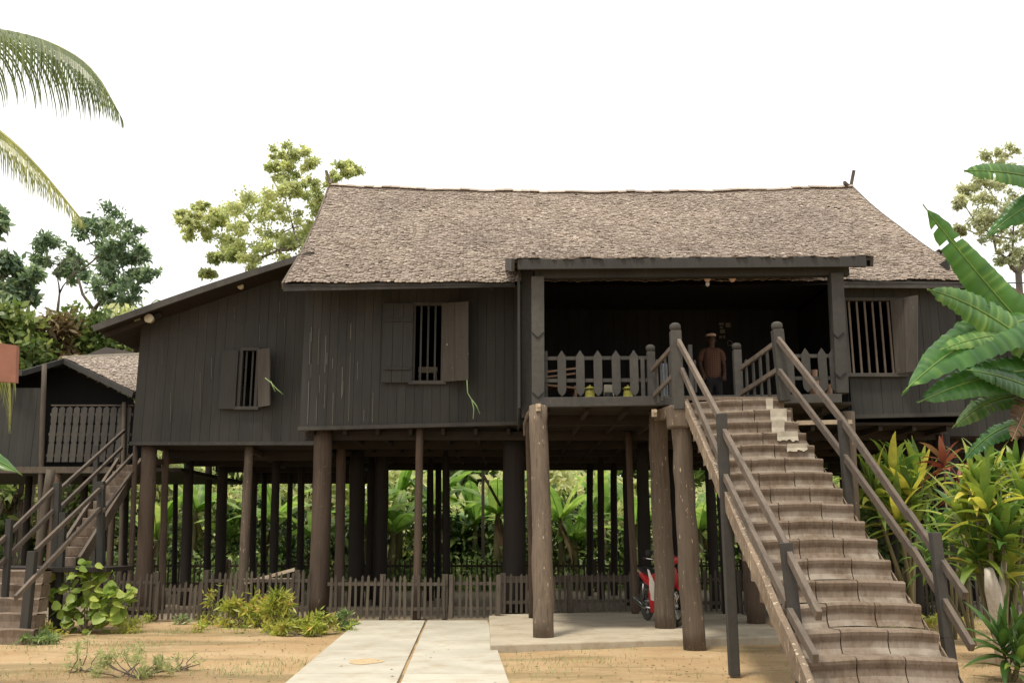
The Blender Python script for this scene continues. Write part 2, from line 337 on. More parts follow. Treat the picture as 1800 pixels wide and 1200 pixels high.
# ------------------------------------------------------------------ the ground, the slab, the path
def make_ground():
    xs = np.concatenate([np.linspace(-400, -22, 12)[:-1], np.arange(-22, 22, 0.35), np.linspace(22, 400, 12)])
    ys = np.concatenate([np.linspace(-60, 4, 6)[:-1], np.arange(4, 32, 0.35), np.linspace(32, 700, 14)])
    v = []
    for y in ys:
        for x in xs:
            z = 0
            if abs(x) < 22 and 4 < y < 32:
                z = 0.012 * math.sin(x * 1.7 + y * 0.6) * math.cos(y * 1.3 - x * 0.4) + 0.006 * math.sin(x * 4.1 + y * 3.3)
                z = min(z, 0.014)
            v.append((x, y, z - 0.012))
    n = len(xs); f = [(j*n+i, j*n+i+1, (j+1)*n+i+1, (j+1)*n+i) for j in range(len(ys)-1) for i in range(n-1)]
    mb = MB(0.5); mb.v = v; mb.f = f; mb.t = [0.5] * len(v)
    tag(mb.build('ground', M['ground'], smooth=True), kind='structure')
make_ground()
PY0, PY1 = 17.35, 4.0
def pathx(Y, k):   # left, centre, right edges of the path as lines on the ground
    a, b = [(aZ(633, 1090), aZ(504, 1200)), (aZ(750, 1090), aZ(702, 1200)), (aZ(856, 1090), aZ(894, 1200))][k]
    t = (Y - a.y) / (b.y - a.y); return a.x + (b.x - a.x) * t
mb = MB(); ys = [PY0]
while ys[-1] > PY1: ys.append(ys[-1] - 1.12)
for i in range(len(ys) - 1):
    y1, y0 = ys[i] - 0.014, ys[i+1] + 0.014
    for k in (0, 1):
        g = 0.022
        xa0, xb0 = pathx(y0, k) + (g if k else 0), pathx(y0, k+1) - (0 if k else g)
        xa1, xb1 = pathx(y1, k) + (g if k else 0), pathx(y1, k+1) - (0 if k else g)
        if k == 0 and y0 < aZ(650, 1162).y < y1 and 0: continue
        t = 0.02
        mb.hexa([(xa0,y0,-0.05),(xb0,y0,-0.05),(xb1,y1,-0.05),(xa1,y1,-0.05)], [(xa0,y0,t),(xb0,y0,t),(xb1,y1,t),(xa1,y1,t)])
tag(mb.build('path', M['path'], bevel=0.004), kind='structure')
mb = MB(0.5); c = aZ(642, 1162, 0.02)
ring = [(c.x + math.cos(a) * 0.21 * (1 + 0.12 * math.sin(3 * a + 1)), c.y + math.sin(a) * 0.26 * (1 + 0.1 * math.cos(4 * a)), 0.024) for a in [2 * math.pi * k / 20 for k in range(20)]]
mb.add(ring, [tuple(range(20))]); tag(mb.build('soil_patch', M['soil']), kind='structure')
# slab under the veranda
mb = MB(0.5)
sa, sb = aZ(862, 1132, 0.09), aZ(1378, 1116, 0.09)
xl = 0.0
mb.hexa([(pathx(17.3, 2) + 0.02, 17.7, -0.05), (sa.x, sa.y, -0.05), (sb.x + 0.2, sb.y, -0.05), (sb.x + 0.4, 19.2, -0.05)][::1],
        [(pathx(17.3, 2) + 0.02, 17.7, 0.09), (sa.x, sa.y, 0.09), (sb.x + 0.2, sb.y, 0.09), (sb.x + 0.4, 19.2, 0.09)])
tag(mb.build('pavement', M['slab'], bevel=0.02), kind='structure')

# ------------------------------------------------------------------ building pieces
def lerp(a, b, t): return a + (b - a) * t
def wall_planks(mb, Y, x0, x1, zb, zt, holes=(), pw=0.17, th=0.03):
    cuts = {x0, x1}
    for h in holes: cuts |= {h[0], h[1]}
    cuts = sorted(cuts); edges = []
    for a, b in zip(cuts[:-1], cuts[1:]):
        n = max(1, round((b - a) / pw)); 
        for i in range(n): edges.append((lerp(a, b, i / n), lerp(a, b, (i+1) / n)))
    for a, b in edges:
        dy = rnd.uniform(-0.004, 0.004); g = 0.0022; t = rnd.random()
        segs = [(None, None)]
        for h in holes:
            if a >= h[0] - 1e-4 and b <= h[1] + 1e-4: segs = [(None, h[2]), (h[3], None)]
        for lo, hi in segs:
            la, lb = (zb(a), zb(b)) if lo is None else (lo, lo)
            ha, hb = (zt(a), zt(b)) if hi is None else (hi, hi)
            A, B = a + g, b - g; y0, y1 = Y - th + dy, Y + dy
            mb.hexa([(A,y0,la),(B,y0,lb),(B,y1,lb),(A,y1,la)], [(A,y0,ha),(B,y0,hb),(B,y1,hb),(A,y1,ha)], t)
def line(xa, za, xb, zb_): return lambda x: za + (zb_ - za) * (x - xa) / (xb - xa)
def lineP(pa, pb): return line(pa.x, pa.z, pb.x, pb.z)

def stilt(house, px_t, py_t, px_b, Y, w, mat, zt=None, zb=0.0, Yt=None, n=12, name='post'):
    """round post: w in photo px"""
    top = aY(px_t, py_t, Yt or Y); d = Y * cp
    base = aY(px_b, 1000, Y); r = w / F * Y / 2
    if zt is not None: top.z = zt
    pts = []; rr = []
    for i in range(9):
        t = i / 8
        pts.append(Vector((lerp(base.x, top.x, t) + rnd.uniform(-1, 1) * r * 0.05, lerp(Y, top.y, t), lerp(zb - 0.05, top.z, t))))
        rr.append(r * (1.04 - 0.08 * t + rnd.uniform(-0.03, 0.03)))
    mb = MB(); mb.tube(pts, rr, n, wob=0.10); return mb.build(name, mat, house, smooth=True)

def window(house, x0, x1, z0, z1, Y, bars, barx, left_shut=None, right_shut=None, mat=None, sillw=0.05):
    mb = MB(); f = 0.06; y0, y1 = Y - 0.075, Y + 0.03
    L, Rr = x0 - f, x1 + f
    mb.box(L, x0, y0, y1, z0, z1); mb.box(x1, Rr, y0, y1, z0, z1); mb.box(L, Rr, y0 - 0.004, y1, z1, z1 + f)
    w = mb.build('window', M['trim'], house)
    mb = MB(); mb.box(L - 0.05, Rr + 0.05, Y - 0.12, y1, z0 - 0.07, z0 - 0.002); mb.build('sill', M['trim'], w, bevel=0.006)
    for bx in barx:
        mb = MB(); mb.box(bx - 0.017, bx + 0.017, Y - 0.02, Y + 0.015, z0, z1); mb.build('bar', bars, w)
    return w

def shingle_roof(fn, nu, nv, th=0.014, width=0.1):
    """fn(u, v) -> point; u along the eave 0..1, v eave 0..1 ridge; rows of overlapping tapered boards"""
    mb = MB()
    for j in range(nv):
        v0 = (j - 0.25) / nv; v1 = (j + 1.35) / nv
        sh = rnd.random() * 0.6
        for i in range(-1, nu + 1):
            u0 = (i + sh) / nu; u1 = (i + sh + 0.97) / nu
            u0, u1 = max(0, u0), min(1, u1)
            if u1 - u0 < 0.2 / nu or rnd.random() < .008: continue
            jv = rnd.uniform(-0.35, 0.25) / nv
            a, b = fn(u0, v0 + jv), fn(u1, v0 + jv + rnd.uniform(-.08, .08) / nv); c_, d_ = fn(u1, v1), fn(u0, v1)
            nrm = (b - a).cross(d_ - a).normalized()
            lift = rnd.uniform(0.014, 0.032); lf2 = lift + rnd.uniform(-.006, .008)
            A, B = a + nrm * lift, b + nrm * lf2; D, E = d_ + nrm * 0.004, c_ + nrm * 0.004
            dn = nrm * -th
            m0 = (A + B) / 2 - (d_ - a).normalized() * 0.018
            t = rnd.gauss(0.5, 0.17); t = min(1, max(0, t))
            mb.add([A, m0, B, E, D, A + dn, m0 + dn, B + dn], [(0,1,2,3,4), (5,6,1,0), (6,7,2,1), (0,4,5), (2,7,3)], t)
    return mb

ZF = 3.5
# ================================================================== MAIN HOUSE
house = thing('stilt_house', 'large dark timber stilt house with brown shingle roof and open central veranda', 'house', (2.2, 17.5, 0))
YM = 17.5; YR = 16.9
bl, br = aY(527, 752, YM), aY(919, 742, YM)
TOPL = 6.35
# --- left front wall with window hole
wl0, wl1 = aY(729, 670, YM), aY(777, 538, YM)
wsh = aY(673, 670, YM).x
mb = MB(); wall_planks(mb, YM, bl.x, br.x, lineP(bl, br), lambda x: TOPL, [(wl0.x, wl1.x, wl0.z, wl1.z)])
mb.build('wall', M['wall'], house)
mb = MB(); a, b = aY(525, 752, YM), aY(921, 742, YM)
mb.hexa([(a.x, YM - .06, a.z - .05), (b.x, YM - .06, b.z - .05), (b.x, YM + .06, b.z - .05), (a.x, YM + .06, a.z - .05)],
        [(a.x, YM - .06, a.z + .02), (b.x, YM - .06, b.z + .02), (b.x, YM + .06, b.z + .02), (a.x, YM + .06, a.z + .02)])
mb.build('bottom_board', M['trim'], house)
# thin pale strips along some seams of the left boards
mb = MB()
for x, y0, y1 in [(547, 640, 664), (545.5, 585, 640), (562, 660, 690), (561, 578, 640), (573, 590, 655), (571.5, 675, 718), (575, 620, 640), (586, 690, 745), (585, 630, 648), (602, 645, 700), (603, 668, 695), (617, 568, 596), (616, 620, 740), (629, 635, 668), (543, 670, 745), (557, 700, 745), (656, 690, 735), (640, 720, 740), (655, 735, 742), (548, 575, 600)]:
    p, q = aY(x, y0, YM - 0.034), aY(x - (y1 - y0) * 0.03, y1, YM - 0.034)
    mb.beam(p + Vector((0, 0.0, 0)), q, 0.006 + rnd.random() * 0.005, 0.012, up=(0, -1, 0))
mb.build_each('seam_strip', M['pale_strip'], house)
w1 = window(house, wl0.x, wl1.x, wl0.z, wl1.z, YM, M['trim'], [aY(px, 600, YM).x for px in (740, 752.5, 765)])
# left shutter closed flat on the wall, cross rails
s0, s1 = aY(671, 676, YM - .05), aY(728, 534, YM - .05)
mb = MB()
for i in range(3):
    mb.box(lerp(s0.x, s1.x, i/3) + .002, lerp(s0.x, s1.x, (i+1)/3) - .002, YM - .125, YM - .085, s0.z + .03, s1.z)
sh = mb.build('shutter', M['wall'], w1, bevel=.004)
mb = MB()
for py in (566, 650): 
    z = aY(700, py, YM).z; mb.box(s0.x + .04, s1.x - .03, YM - .155, YM - .1255, z - .022, z + .022)
mb.build_each('cross_rail', M['wall'], sh)
# right shutter, swung open toward the viewer
hx = aY(779, 600, YM).x; 
def open_shutter(win, hinge, free_px, pyt, pyb, Yf, ptop, pbot, mat, planks=2, blot=False):
    ht, hb = hinge
    ft, fb = aY(free_px, pyt, Yf), aY(free_px, pyb, Yf)
    mb = MB()
    for i in range(planks):
        a0, a1 = i / planks + .006, (i+1) / planks - .006
        P = [lerp(hb, fb, a0), lerp(hb, fb, a1), lerp(ht, ft, a1), lerp(ht, ft, a0)]
        nrm = (fb - hb).cross(ht - hb).normalized() * 0.03
        mb.prism(P, nrm)
    return mb.build('shutter', mat, win)
M['shutterworn'] = mat_wood('worn brown shutter', (0.048, 0.043, 0.036), (0.08, 0.07, 0.058), patch=(0.30, 0.30, 0.22), patchpos=0.66, fleck=(0.4, 0.4, 0.3), flecks=0.70)
open_shutter(w1, (aY(778, 533, YM - .08), aY(778, 671, YM - .08)), 825, 530, 668, YM - 0.42, 0, 0, M['shutterworn'])
# a chair back seen through the bars
# --- right front wall
brx = 8.25
rb0 = aY(1497, 731, YR)
rb1 = Vector((brx, YR, aY(1690, 726, YR).z))
rw0, rw1 = aY(1494, 657, YR), aY(1570, 530, YR)
mb = MB(); wall_planks(mb, YR, rb0.x, brx, lineP(rb0, rb1), lambda x: 6.2, [(rw0.x, rw1.x, rw0.z, rw1.z)])
mb.build('wall', M['wall2'], house)
mb = MB(); mb.hexa([(rb0.x, YR - .06, rb0.z - .05), (brx + .03, YR - .06, rb1.z - .05), (brx + .03, YR + .06, rb1.z - .05), (rb0.x, YR + .06, rb0.z - .05)],
        [(rb0.x, YR - .06, rb0.z + .02), (brx + .03, YR - .06, rb1.z + .02), (brx + .03, YR + .06, rb1.z + .02), (rb0.x, YR + .06, rb0.z + .02)])
mb.build('bottom_board', M['trim'], house)
w2 = window(house, rw0.x, rw1.x, rw0.z, rw1.z, YR, M['rail'], [lerp(rw0.x, rw1.x, t) for t in (.08, .24, .40, .56, .72, .88)])
open_shutter(w2, (aY(1566, 528, YR - .08), aY(1576, 657, YR - .08)), 1614, 519, 652, YR - .45, 0, 0, M['shutterworn'])
# --- side and rear walls, veranda recess
YB = 26.2; YV = 19.6
mb = MB()
mb.box(bl.x, bl.x + .04, YM + .01, YB, 3.5, 6.6); mb.box(brx - .04, brx, YR + .01, YB, 3.5, 6.6); mb.box(bl.x, brx, YB, YB + .04, 3.5, 6.5)
# gable ends
for x in (bl.x, brx - .04): mb.prism([(x, YM, 6.3), (x, YB, 6.3), (x, 21.7, 9.5)], (0.04, 0, 0))
mb.build('wall', M['wall2'], house)
xvl, xvr = 0.22, rb0.x - 0.02
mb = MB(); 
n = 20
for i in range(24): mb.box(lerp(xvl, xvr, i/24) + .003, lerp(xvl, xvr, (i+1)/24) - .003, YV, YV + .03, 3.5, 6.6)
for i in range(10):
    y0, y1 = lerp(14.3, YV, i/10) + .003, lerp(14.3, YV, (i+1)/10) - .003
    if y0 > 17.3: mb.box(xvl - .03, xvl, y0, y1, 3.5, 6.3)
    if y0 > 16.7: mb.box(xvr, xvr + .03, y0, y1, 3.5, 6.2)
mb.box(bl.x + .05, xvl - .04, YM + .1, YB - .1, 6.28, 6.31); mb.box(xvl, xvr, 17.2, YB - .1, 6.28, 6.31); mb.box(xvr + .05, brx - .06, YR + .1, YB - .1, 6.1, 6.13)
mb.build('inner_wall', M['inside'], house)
# side return of the left block toward the veranda post
mb = MB()
for i in range(18):
    y0, y1 = lerp(14.3, 17.45, i/18), lerp(14.3, 17.45, (i+1)/18)
    mb.box(0.10, 0.13, y0 + .003, y1 - .003, 3.42, 5.78 + (y0 - 14.3) * .12)
mb.build('side_wall', M['wall'], house)
# floors
def floor(name, x0, x1, y0, y1, z, th, axis='x', pw=0.2, mat='under'):
    mb = MB(); n = int((y1 - y0) / pw)
    for i in range(n): mb.box(x0, x1, lerp(y0, y1, i/n) + .002, lerp(y0, y1, (i+1)/n) - .002, z - th + rnd.uniform(-.004, .004), z)
    return mb
floor('floor', bl.x + .05, 0.3, YM + .08, YB, 3.58, .05).build('floor', M['under'], house)
floor('floor', 0.302, 5.25, 14.3, YB, 3.515, .05).build('floor', M['under'], house)
floor('floor', 5.255, brx - .05, YR + .08, YB, 3.52, .05).build('floor', M['under'], house)
mb = MB()
for y in (15.6, 18.0, 19.8, 21.6, 23.4, 25.2, 26.1):
    for x0, x1, yy in ((bl.x, 0.28, YM), (0.32, 5.2, 14.2), (5.25, brx, YR)):
        if y > yy: mb.box(x0, x1, y - .06, y + .06, 3.30, 3.46)
for x in np.arange(bl.x + .2, brx, 0.62):
    y0 = YM + .15 if x < .3 else (14.5 if x < 5.2 else YR + .15)
    mb.box(x - .035, x + .035, y0, YB, 3.462, 3.463 + .0)  if 0 else mb.beam((x, y0, 3.43), (x, YB, 3.43), .07, .11)
mb.build_each('joist', M['under'], house)
# --- roof
e0, e1 = aY(500, 496, 16.5), aY(1726, 491, 16.5)
r0, r1 = aY(580, 327, 21.5), aY(1497, 329, 21.5)
def roof_pt(u, v):
    e = lerp(e0, e1, u); r = lerp(r0, r1, u); p = lerp(e, r, v)
    v_ = min(max(v, 0), 1)
    sag = math.sin(math.pi * v_)
    p = Vector((p.x, p.y, p.z - 0.16 * sag - 0.16 * math.sin(math.pi * min(1, max(0, u))) * v_))
    p.x -= 0.05 * sag * (u - 0.4)   # verges draw in a little half way up
    p.z += 0.012 * math.sin(u * 23) * math.sin(v * 9) + 0.010 * math.sin(u * 57 + v * 13)
    if v > 1: p.z -= 0.0
    return p
roof = MB(0.3)
g = [[roof_pt(u / 30, v / 12) - Vector((0, 0, .03)) for u in range(31)] for v in range(13)]
roof.strip(g); roof.strip([[p - Vector((0, 0, .05)) for p in r_] for r_ in g][::-1])
def back_pt(u, v):  # back slope
    p = roof_pt(u, v); return Vector((p.x, 43.0 - p.y, p.z))
roof.strip([[back_pt(u / 30, v / 12) - Vector((0, 0, .02)) for u in range(31)] for v in range(12, -1, -1)])
rf = roof.build('roof', M['under'], house)
shingle_roof(roof_pt, 185, 84).build('shingles', M['shingle'], rf)
mb = MB()
for i in range(60):
    u0, u1 = i / 60, (i + 0.97) / 60; a, b = roof_pt(u0, 1), roof_pt(u1, 1); z = rnd.uniform(.02, .05)
    mb.prism([a + Vector((0, -.13, -.06 + z)), a + Vector((0, 0, .03 + z)), a + Vector((0, .13, -.06 + z))], b - a + Vector((.02, 0, 0)), rnd.uniform(.5, 1))
mb.build('ridge', M['shingle'], rf)
# finials
mb = MB(); p = roof_pt(0, 1); mb.beam(p + Vector((0.02, .1, 0)), aY(573, 300, 21.6), .05, .07); mb.beam(p + Vector((0.02, -.1, 0)), p + Vector((-.02, .22, .25)), .05, .06)
q = roof_pt(1, 1); mb.beam(q + Vector((-.02, .1, -.1)), aY(1501, 300, 21.6), .05, .07); mb.beam(q + Vector((-.06, 0, 0)), aY(1484, 321, 21.3), .06, .08)
mb.build_each('finial', M['fence'], rf)
# verge boards and eave boards
mb = MB()
for u, s in ((0, -1), (1, 1)):
    mb = MB()
    for v in range(12):
        a, b = roof_pt(u, v/12) + Vector((s*.03, 0, -.07)), roof_pt(u, (v+1)/12) + Vector((s*.03, 0, -.07))
        mb.beam(a, b, .035, .13)
    mb.build('verge_board', M['rail'], rf)
mb = MB()
for (a, b) in ((e0 + Vector((-.02, .03, -.10)), aY(905, 488, 16.5) + Vector((0, .03, -.10))), (aY(1480, 490, 16.5) + Vector((0, .03, -.10)), e1 + Vector((.02, .03, -.10)))):
    mb.beam(a, b, .04, .13)
mb.build_each('eave_board', M['trim'], rf)
mb = MB(); 
for x in np.arange(e0.x + .3, e1.x, 0.7):
    u = (x - e0.x) / (e1.x - e0.x)
    if 0.05 < x < 5.8: continue
    mb.beam(roof_pt(u, .01) + Vector((0, 0, -.13)), roof_pt(u, .3) + Vector((0, 0, -.14)), .05, .08)
mb.build_each('rafter', M['under'], rf)
# --- veranda canopy
YC = 14.0
c0, c1 = aY(905, 456, YC), aY(1531, 452, YC)
mb = MB(); nrow = 12
ct0, ct1 = Vector((c0.x - .12, 17.5, 6.62)), Vector((c1.x + .05, 17.5, 6.62))
mb.prism([c0, c1, ct1, ct0], (0, 0, -.05))
can = mb.build('canopy', M['under'], house)
shingle_roof(lambda u, v: lerp(lerp(c0, c1, u), lerp(ct0, ct1, u), v) + Vector((0, 0, .012 * math.sin(u * 40))), 62, 26).build('shingles', M['shingle'], can)
mb = MB(); f0, f1 = aY(910, 465, YC - .03), aY(1522, 460, YC - .03)
mb.beam(f0, f1, .05, aY(910, 456, YC).z - aY(910, 474, YC).z + .0)
mb.build('fascia', M['wall'], can, bevel=.004)
mb = MB(); va = c0 + Vector((-.03, 0, -.09)); mb.beam(va, ct0 + Vector((-.03, -.5, -.09)), .05, .2); vb = c1 + Vector((.03, .05, -.05)); mb.beam(vb, ct1 + Vector((.03, -.5, -.07)), .05, .16)
mb.build_each('verge_board', M['trim'], can)
mb = MB(); mb.beam(aY(940, 482.5, 14.25), aY(1490, 477, 14.25), .14, .155)
for i in range(5): 
    x = lerp(.4, 5.2, i / 4); mb.beam((x, 14.35, 5.72), (x, 17.3, 6.35), .08, .12)
mb.build('lintel', M['wall'], can)
# veranda posts with carved chevrons
def vpost(px0, px1, pyt, pyb, Y, dpx=0):
    a, b = aY(px0, pyb, Y), aY(px1, pyb, Y); ta, tb = aY(px0 - dpx, pyt, Y), aY(px1 - dpx, pyt, Y); w = b.x - a.x
    mb = MB(); y0, y1 = Y - w/2, Y + w/2
    mb.hexa([(a.x,y0,a.z),(b.x,y0,a.z),(b.x,y1,a.z),(a.x,y1,a.z)], [(ta.x,y0,ta.z),(tb.x,y0,ta.z),(tb.x,y1,ta.z),(ta.x,y1,ta.z)])
    po = mb.build('veranda_post', M['trim'], house, bevel=.008)
    mb = MB()
    for py in (590, 695 if pyb > 700 else 660):
        t = (py - pyt) / (pyb - pyt); cx = lerp((px0 + px1)/2 - dpx, (px0+px1)/2, t); h = (px1 - px0) / 2
        for s in (-1, 1):
            p, q = aY(cx + s * (h - .5), py - 6, y0 - .006), aY(cx, py + 4, y0 - .006)
            mb.beam(p, q, .014, .018, up=(0, -1, 0)); 
    mb.build('chevron', M['inside'], po); return po
vpost(935, 957, 488, 713, 14.2, 1)
vpost(1467, 1489, 482, 692, 14.2, 10)
mb = MB(); a, b = aY(917, 745, 14.55), aY(935, 745, 14.55); t = aY(915, 478, 14.55); mb.box(a.x, b.x, 14.5, 14.56, 3.3, t.z); mb.build('corner_board', M['trim'], house)
# deck edge beam
mb = MB(); a, b, c_, d_ = aY(955, 715, 14.1), aY(1480, 707, 14.1), aY(1480, 692, 14.1), aY(955, 698, 14.1)
mb.prism([a, b, c_, d_], (0, .12, 0)); mb.build('deck_beam', M['trim'], house, bevel=.006)
# railings
def picket(mb, cx, zb_, zt_, Y, w, notch=True, th=.025):
    h = w / 2; p = .1
    if notch: pts = [(0, 0), (h * .45, .05), (h, .10), (h*.92, .14), (h, .2)]
    poly = [(cx, zb_), (cx + h*.8, zb_ + p*.55), (cx + h, zb_ + p), (cx + h, zt_ - p), (cx, zt_), (cx - h, zt_ - p), (cx - h, zb_ + p), (cx - h*.8, zb_ + p*.55)]
    mb.prism([(x, Y, z) for x, z in poly], (0, th, 0))
def rail_run(pxs, pa, pb, Y, ptop=616, pbot=697, r1=630, r2=669):
    mb = MB()
    for py, h in ((r1, .055), (r2, .055)):
        mb.beam(aY(pa, py, Y + .03), aY(pb, py - (pb - pa) * .006, Y + .03), .04, h)
    r_ = mb.build('railing', M['trim'], house)
    mb = MB()
    for px in pxs:
        a = aY(px, ptop - (px - pa) * .006, Y); b = aY(px, pbot - (px - pa) * .006, Y); picket(mb, (a.x + b.x)/2, b.z, a.z, Y - .02, .13)
    mb.build('picket', M['trim'], r_); return r_
rail_run([987.5, 1020, 1051, 1083, 1114.5], 957, 1150, 14.2)
rail_run([1388, 1417, 1446, 1466], 1375, 1478, 14.2, 612, 690, 626, 665)
mb = MB()
def stub(px, w, pt, pb_, Y, ball=True):
    a, b = aY(px - w/2, pb_, Y), aY(px + w/2, pb_, Y); t = aY(px, pt, Y); W = b.x - a.x
    mb.box(a.x, b.x, Y - W/2, Y + W/2, a.z, t.z - W * .9)
    if ball: mb.lathe((a.x + W/2, Y, t.z - W * .9), [(W*.3, 0), (W*.55, W*.15), (W*.62, W*.45), (W*.55, W*.75), (W*.3, W*.9)], 10)
stub(1146, 14, 606, 700, 14.2); stub(1299, 14, 603, 696, 14.25); stub(960, 6, 612, 700, 14.25, False); stub(1216, 7, 600, 690, 14.3, False); stub(1131, 7, 624, 700, 14.22, False); stub(1222, 6, 628, 690, 14.35, False)
mb.build_each('railing_post', M['trim'], house, bevel=.006)

# --- stilts of the main house
P_ = lambda *a, **k: stilt(house, *a, **k)
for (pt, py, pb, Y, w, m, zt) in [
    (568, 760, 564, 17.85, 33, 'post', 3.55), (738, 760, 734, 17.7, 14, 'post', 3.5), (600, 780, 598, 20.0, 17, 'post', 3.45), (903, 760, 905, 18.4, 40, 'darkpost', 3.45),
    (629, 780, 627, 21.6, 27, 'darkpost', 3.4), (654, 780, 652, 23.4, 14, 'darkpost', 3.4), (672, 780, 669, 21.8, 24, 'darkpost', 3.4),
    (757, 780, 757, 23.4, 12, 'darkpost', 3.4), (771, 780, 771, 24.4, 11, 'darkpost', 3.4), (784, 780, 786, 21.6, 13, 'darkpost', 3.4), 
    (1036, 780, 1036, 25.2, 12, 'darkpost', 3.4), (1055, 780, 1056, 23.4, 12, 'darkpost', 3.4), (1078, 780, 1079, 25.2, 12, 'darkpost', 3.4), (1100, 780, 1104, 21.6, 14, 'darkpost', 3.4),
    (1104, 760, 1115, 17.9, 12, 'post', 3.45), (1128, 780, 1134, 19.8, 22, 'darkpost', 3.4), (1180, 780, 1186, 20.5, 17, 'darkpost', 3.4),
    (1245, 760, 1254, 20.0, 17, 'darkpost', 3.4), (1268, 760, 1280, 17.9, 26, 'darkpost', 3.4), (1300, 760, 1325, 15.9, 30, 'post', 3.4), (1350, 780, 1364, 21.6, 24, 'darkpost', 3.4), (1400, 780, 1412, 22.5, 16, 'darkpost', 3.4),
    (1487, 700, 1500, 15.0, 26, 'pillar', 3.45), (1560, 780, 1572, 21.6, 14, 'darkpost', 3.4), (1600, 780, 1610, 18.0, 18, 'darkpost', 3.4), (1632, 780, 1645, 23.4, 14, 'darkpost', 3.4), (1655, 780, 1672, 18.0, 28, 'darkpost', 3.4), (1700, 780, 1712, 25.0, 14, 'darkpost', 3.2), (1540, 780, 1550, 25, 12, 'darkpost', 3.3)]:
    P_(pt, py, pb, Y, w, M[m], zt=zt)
def pillar_post(px_t, py_t, px_b, py_b, zb, w, mat, Yt=None):
    b = aZ(px_b, py_b, zb); return stilt(house, px_t, py_t, px_b + (1000 - py_b) * (px_b - px_t) / (py_b - py_t), b.y, w, mat, zb=zb, Yt=Yt, n=16, name='pillar')
def logpost(px_t, py_t, px_b, py_b, zb, w, mat, Yt, parent=None, n=16, name='pillar'):
    b = aZ(px_b, py_b, zb); t = aY(px_t, py_t, Yt or b.y); r = w / F * b.y / 2
    pts, rr = [], []
    for i in range(13):
        s = i / 12; pts.append(lerp(b + Vector((0, 0, -.04)), t, s) + Vector((rnd.uniform(-.012, .012), 0, 0))); rr.append(r * (1.05 - .12 * s + rnd.uniform(-.02, .02)))
    mb = MB(); mb.tube(pts, rr, n, wob=.08); return mb.build(name, mat, parent or house, smooth=True)
logpost(946, 714, 957, 1119, .09, 35, M['pillar'], 14.1)
logpost(930, 740, 936, 1085, .09, 12, M['post'], 14.9, name='post')
logpost(1156, 724, 1171, 1103, .09, 34, M['pillar'], 14.9)
for px, py in ((947, 716), (1150, 726)):
    mb = MB(); c = aY(px, py, 14.0); mb.box(c.x - .045, c.x + .03, 13.93, 13.97, c.z - .06, c.z + .05); mb.lathe((c.x, 13.92, c.z + .02), [(.03, 0), (.03, .03)], 8, 'Y'); mb.build('bracket', M['plank'], house)
# curved brace by the left pillar
mb = MB(); mb.tube([aY(936, 718, 14.3), aY(928, 728, 14.35), aY(922, 745, 14.45), aY(922, 765, 14.5)], [.03, .03, .025, .02], 6); mb.build_each('brace', M['pillar'], house)

# ================================================================== STAIRCASE (front)
st = thing('staircase', 'wide worn timber staircase with pale cement patches and handrails climbing to the veranda', 'staircase', (3.2, 9, 0))
YT, YBt = 13.05, 8.03
def edge_pt(px_t, px_b, py_t, py_b, k):    # k: 0 top .. 15 last visible step
    a, b = aY(px_t, py_t, YT), aY(px_b, py_b, YBt); return lerp(a, b, k / 15)
NST = 18
def step_line(k):
    return edge_pt(1210, 1413, 705, 1157, k), edge_pt(1379, 1684, 701, 1155, k)
rise = (step_line(0)[0].z - step_line(1)[0].z); run = step_line(0)[0].y - step_line(1)[0].y
for k in range(NST):
    L, Rt = step_line(k)
    mb = MB(); segs = 24
    prof = [(0.0, 0.0), (-.004, .028), (.0, .055), (.022, .075)]
    # cross profile from back of the tread (y+) to nose, then down the riser to next tread; (dy, dz)
    j1 = 0.26 + 0.10 * min(k, 8) / 8 + rnd.uniform(-.03, .03); j2 = j1 + 0.33 + rnd.uniform(-.03, .03)
    if k > 11: j1, j2 = .34 + rnd.uniform(-.02, .02), .66 + rnd.uniform(-.02, .02)
    bounds = [0, j1, j2, 1]
    for s in range(3):
        a, b = bounds[s] + .004, bounds[s+1] - .004
        rows = []
        nn = 7; off = rnd.uniform(-.008, .008); wa = rnd.uniform(-.004, .008)
        for i in range(nn + 1):
            t = lerp(a, b, i / nn); P = lerp(L, Rt, t)
            worn = wa * math.sin(math.pi * (i / nn)) + 0.022 * math.sin(math.pi * t) - .01 + off
            nz = P.z - .004 + worn
            y = P.y
            rows.append([Vector((P.x, y + run + .06, nz - .012)), Vector((P.x, y + run * .5, nz - .006)), Vector((P.x, y + .05, nz)), Vector((P.x, y + .015, nz - .006)), Vector((P.x, y, nz - .022)),
                         Vector((P.x, y + .004, nz - .05)), Vector((P.x, y + .022, nz - rise * .5)), Vector((P.x, y + .016, nz - rise * .8)), Vector((P.x, y - .02, nz - rise - .012))])
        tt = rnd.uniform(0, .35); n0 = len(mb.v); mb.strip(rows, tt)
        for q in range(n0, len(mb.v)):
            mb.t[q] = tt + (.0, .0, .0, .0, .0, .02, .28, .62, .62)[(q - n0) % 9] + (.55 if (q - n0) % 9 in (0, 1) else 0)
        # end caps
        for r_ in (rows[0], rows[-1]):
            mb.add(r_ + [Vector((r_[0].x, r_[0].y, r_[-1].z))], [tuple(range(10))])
    mb.build('step', M['step'], st, smooth=False)
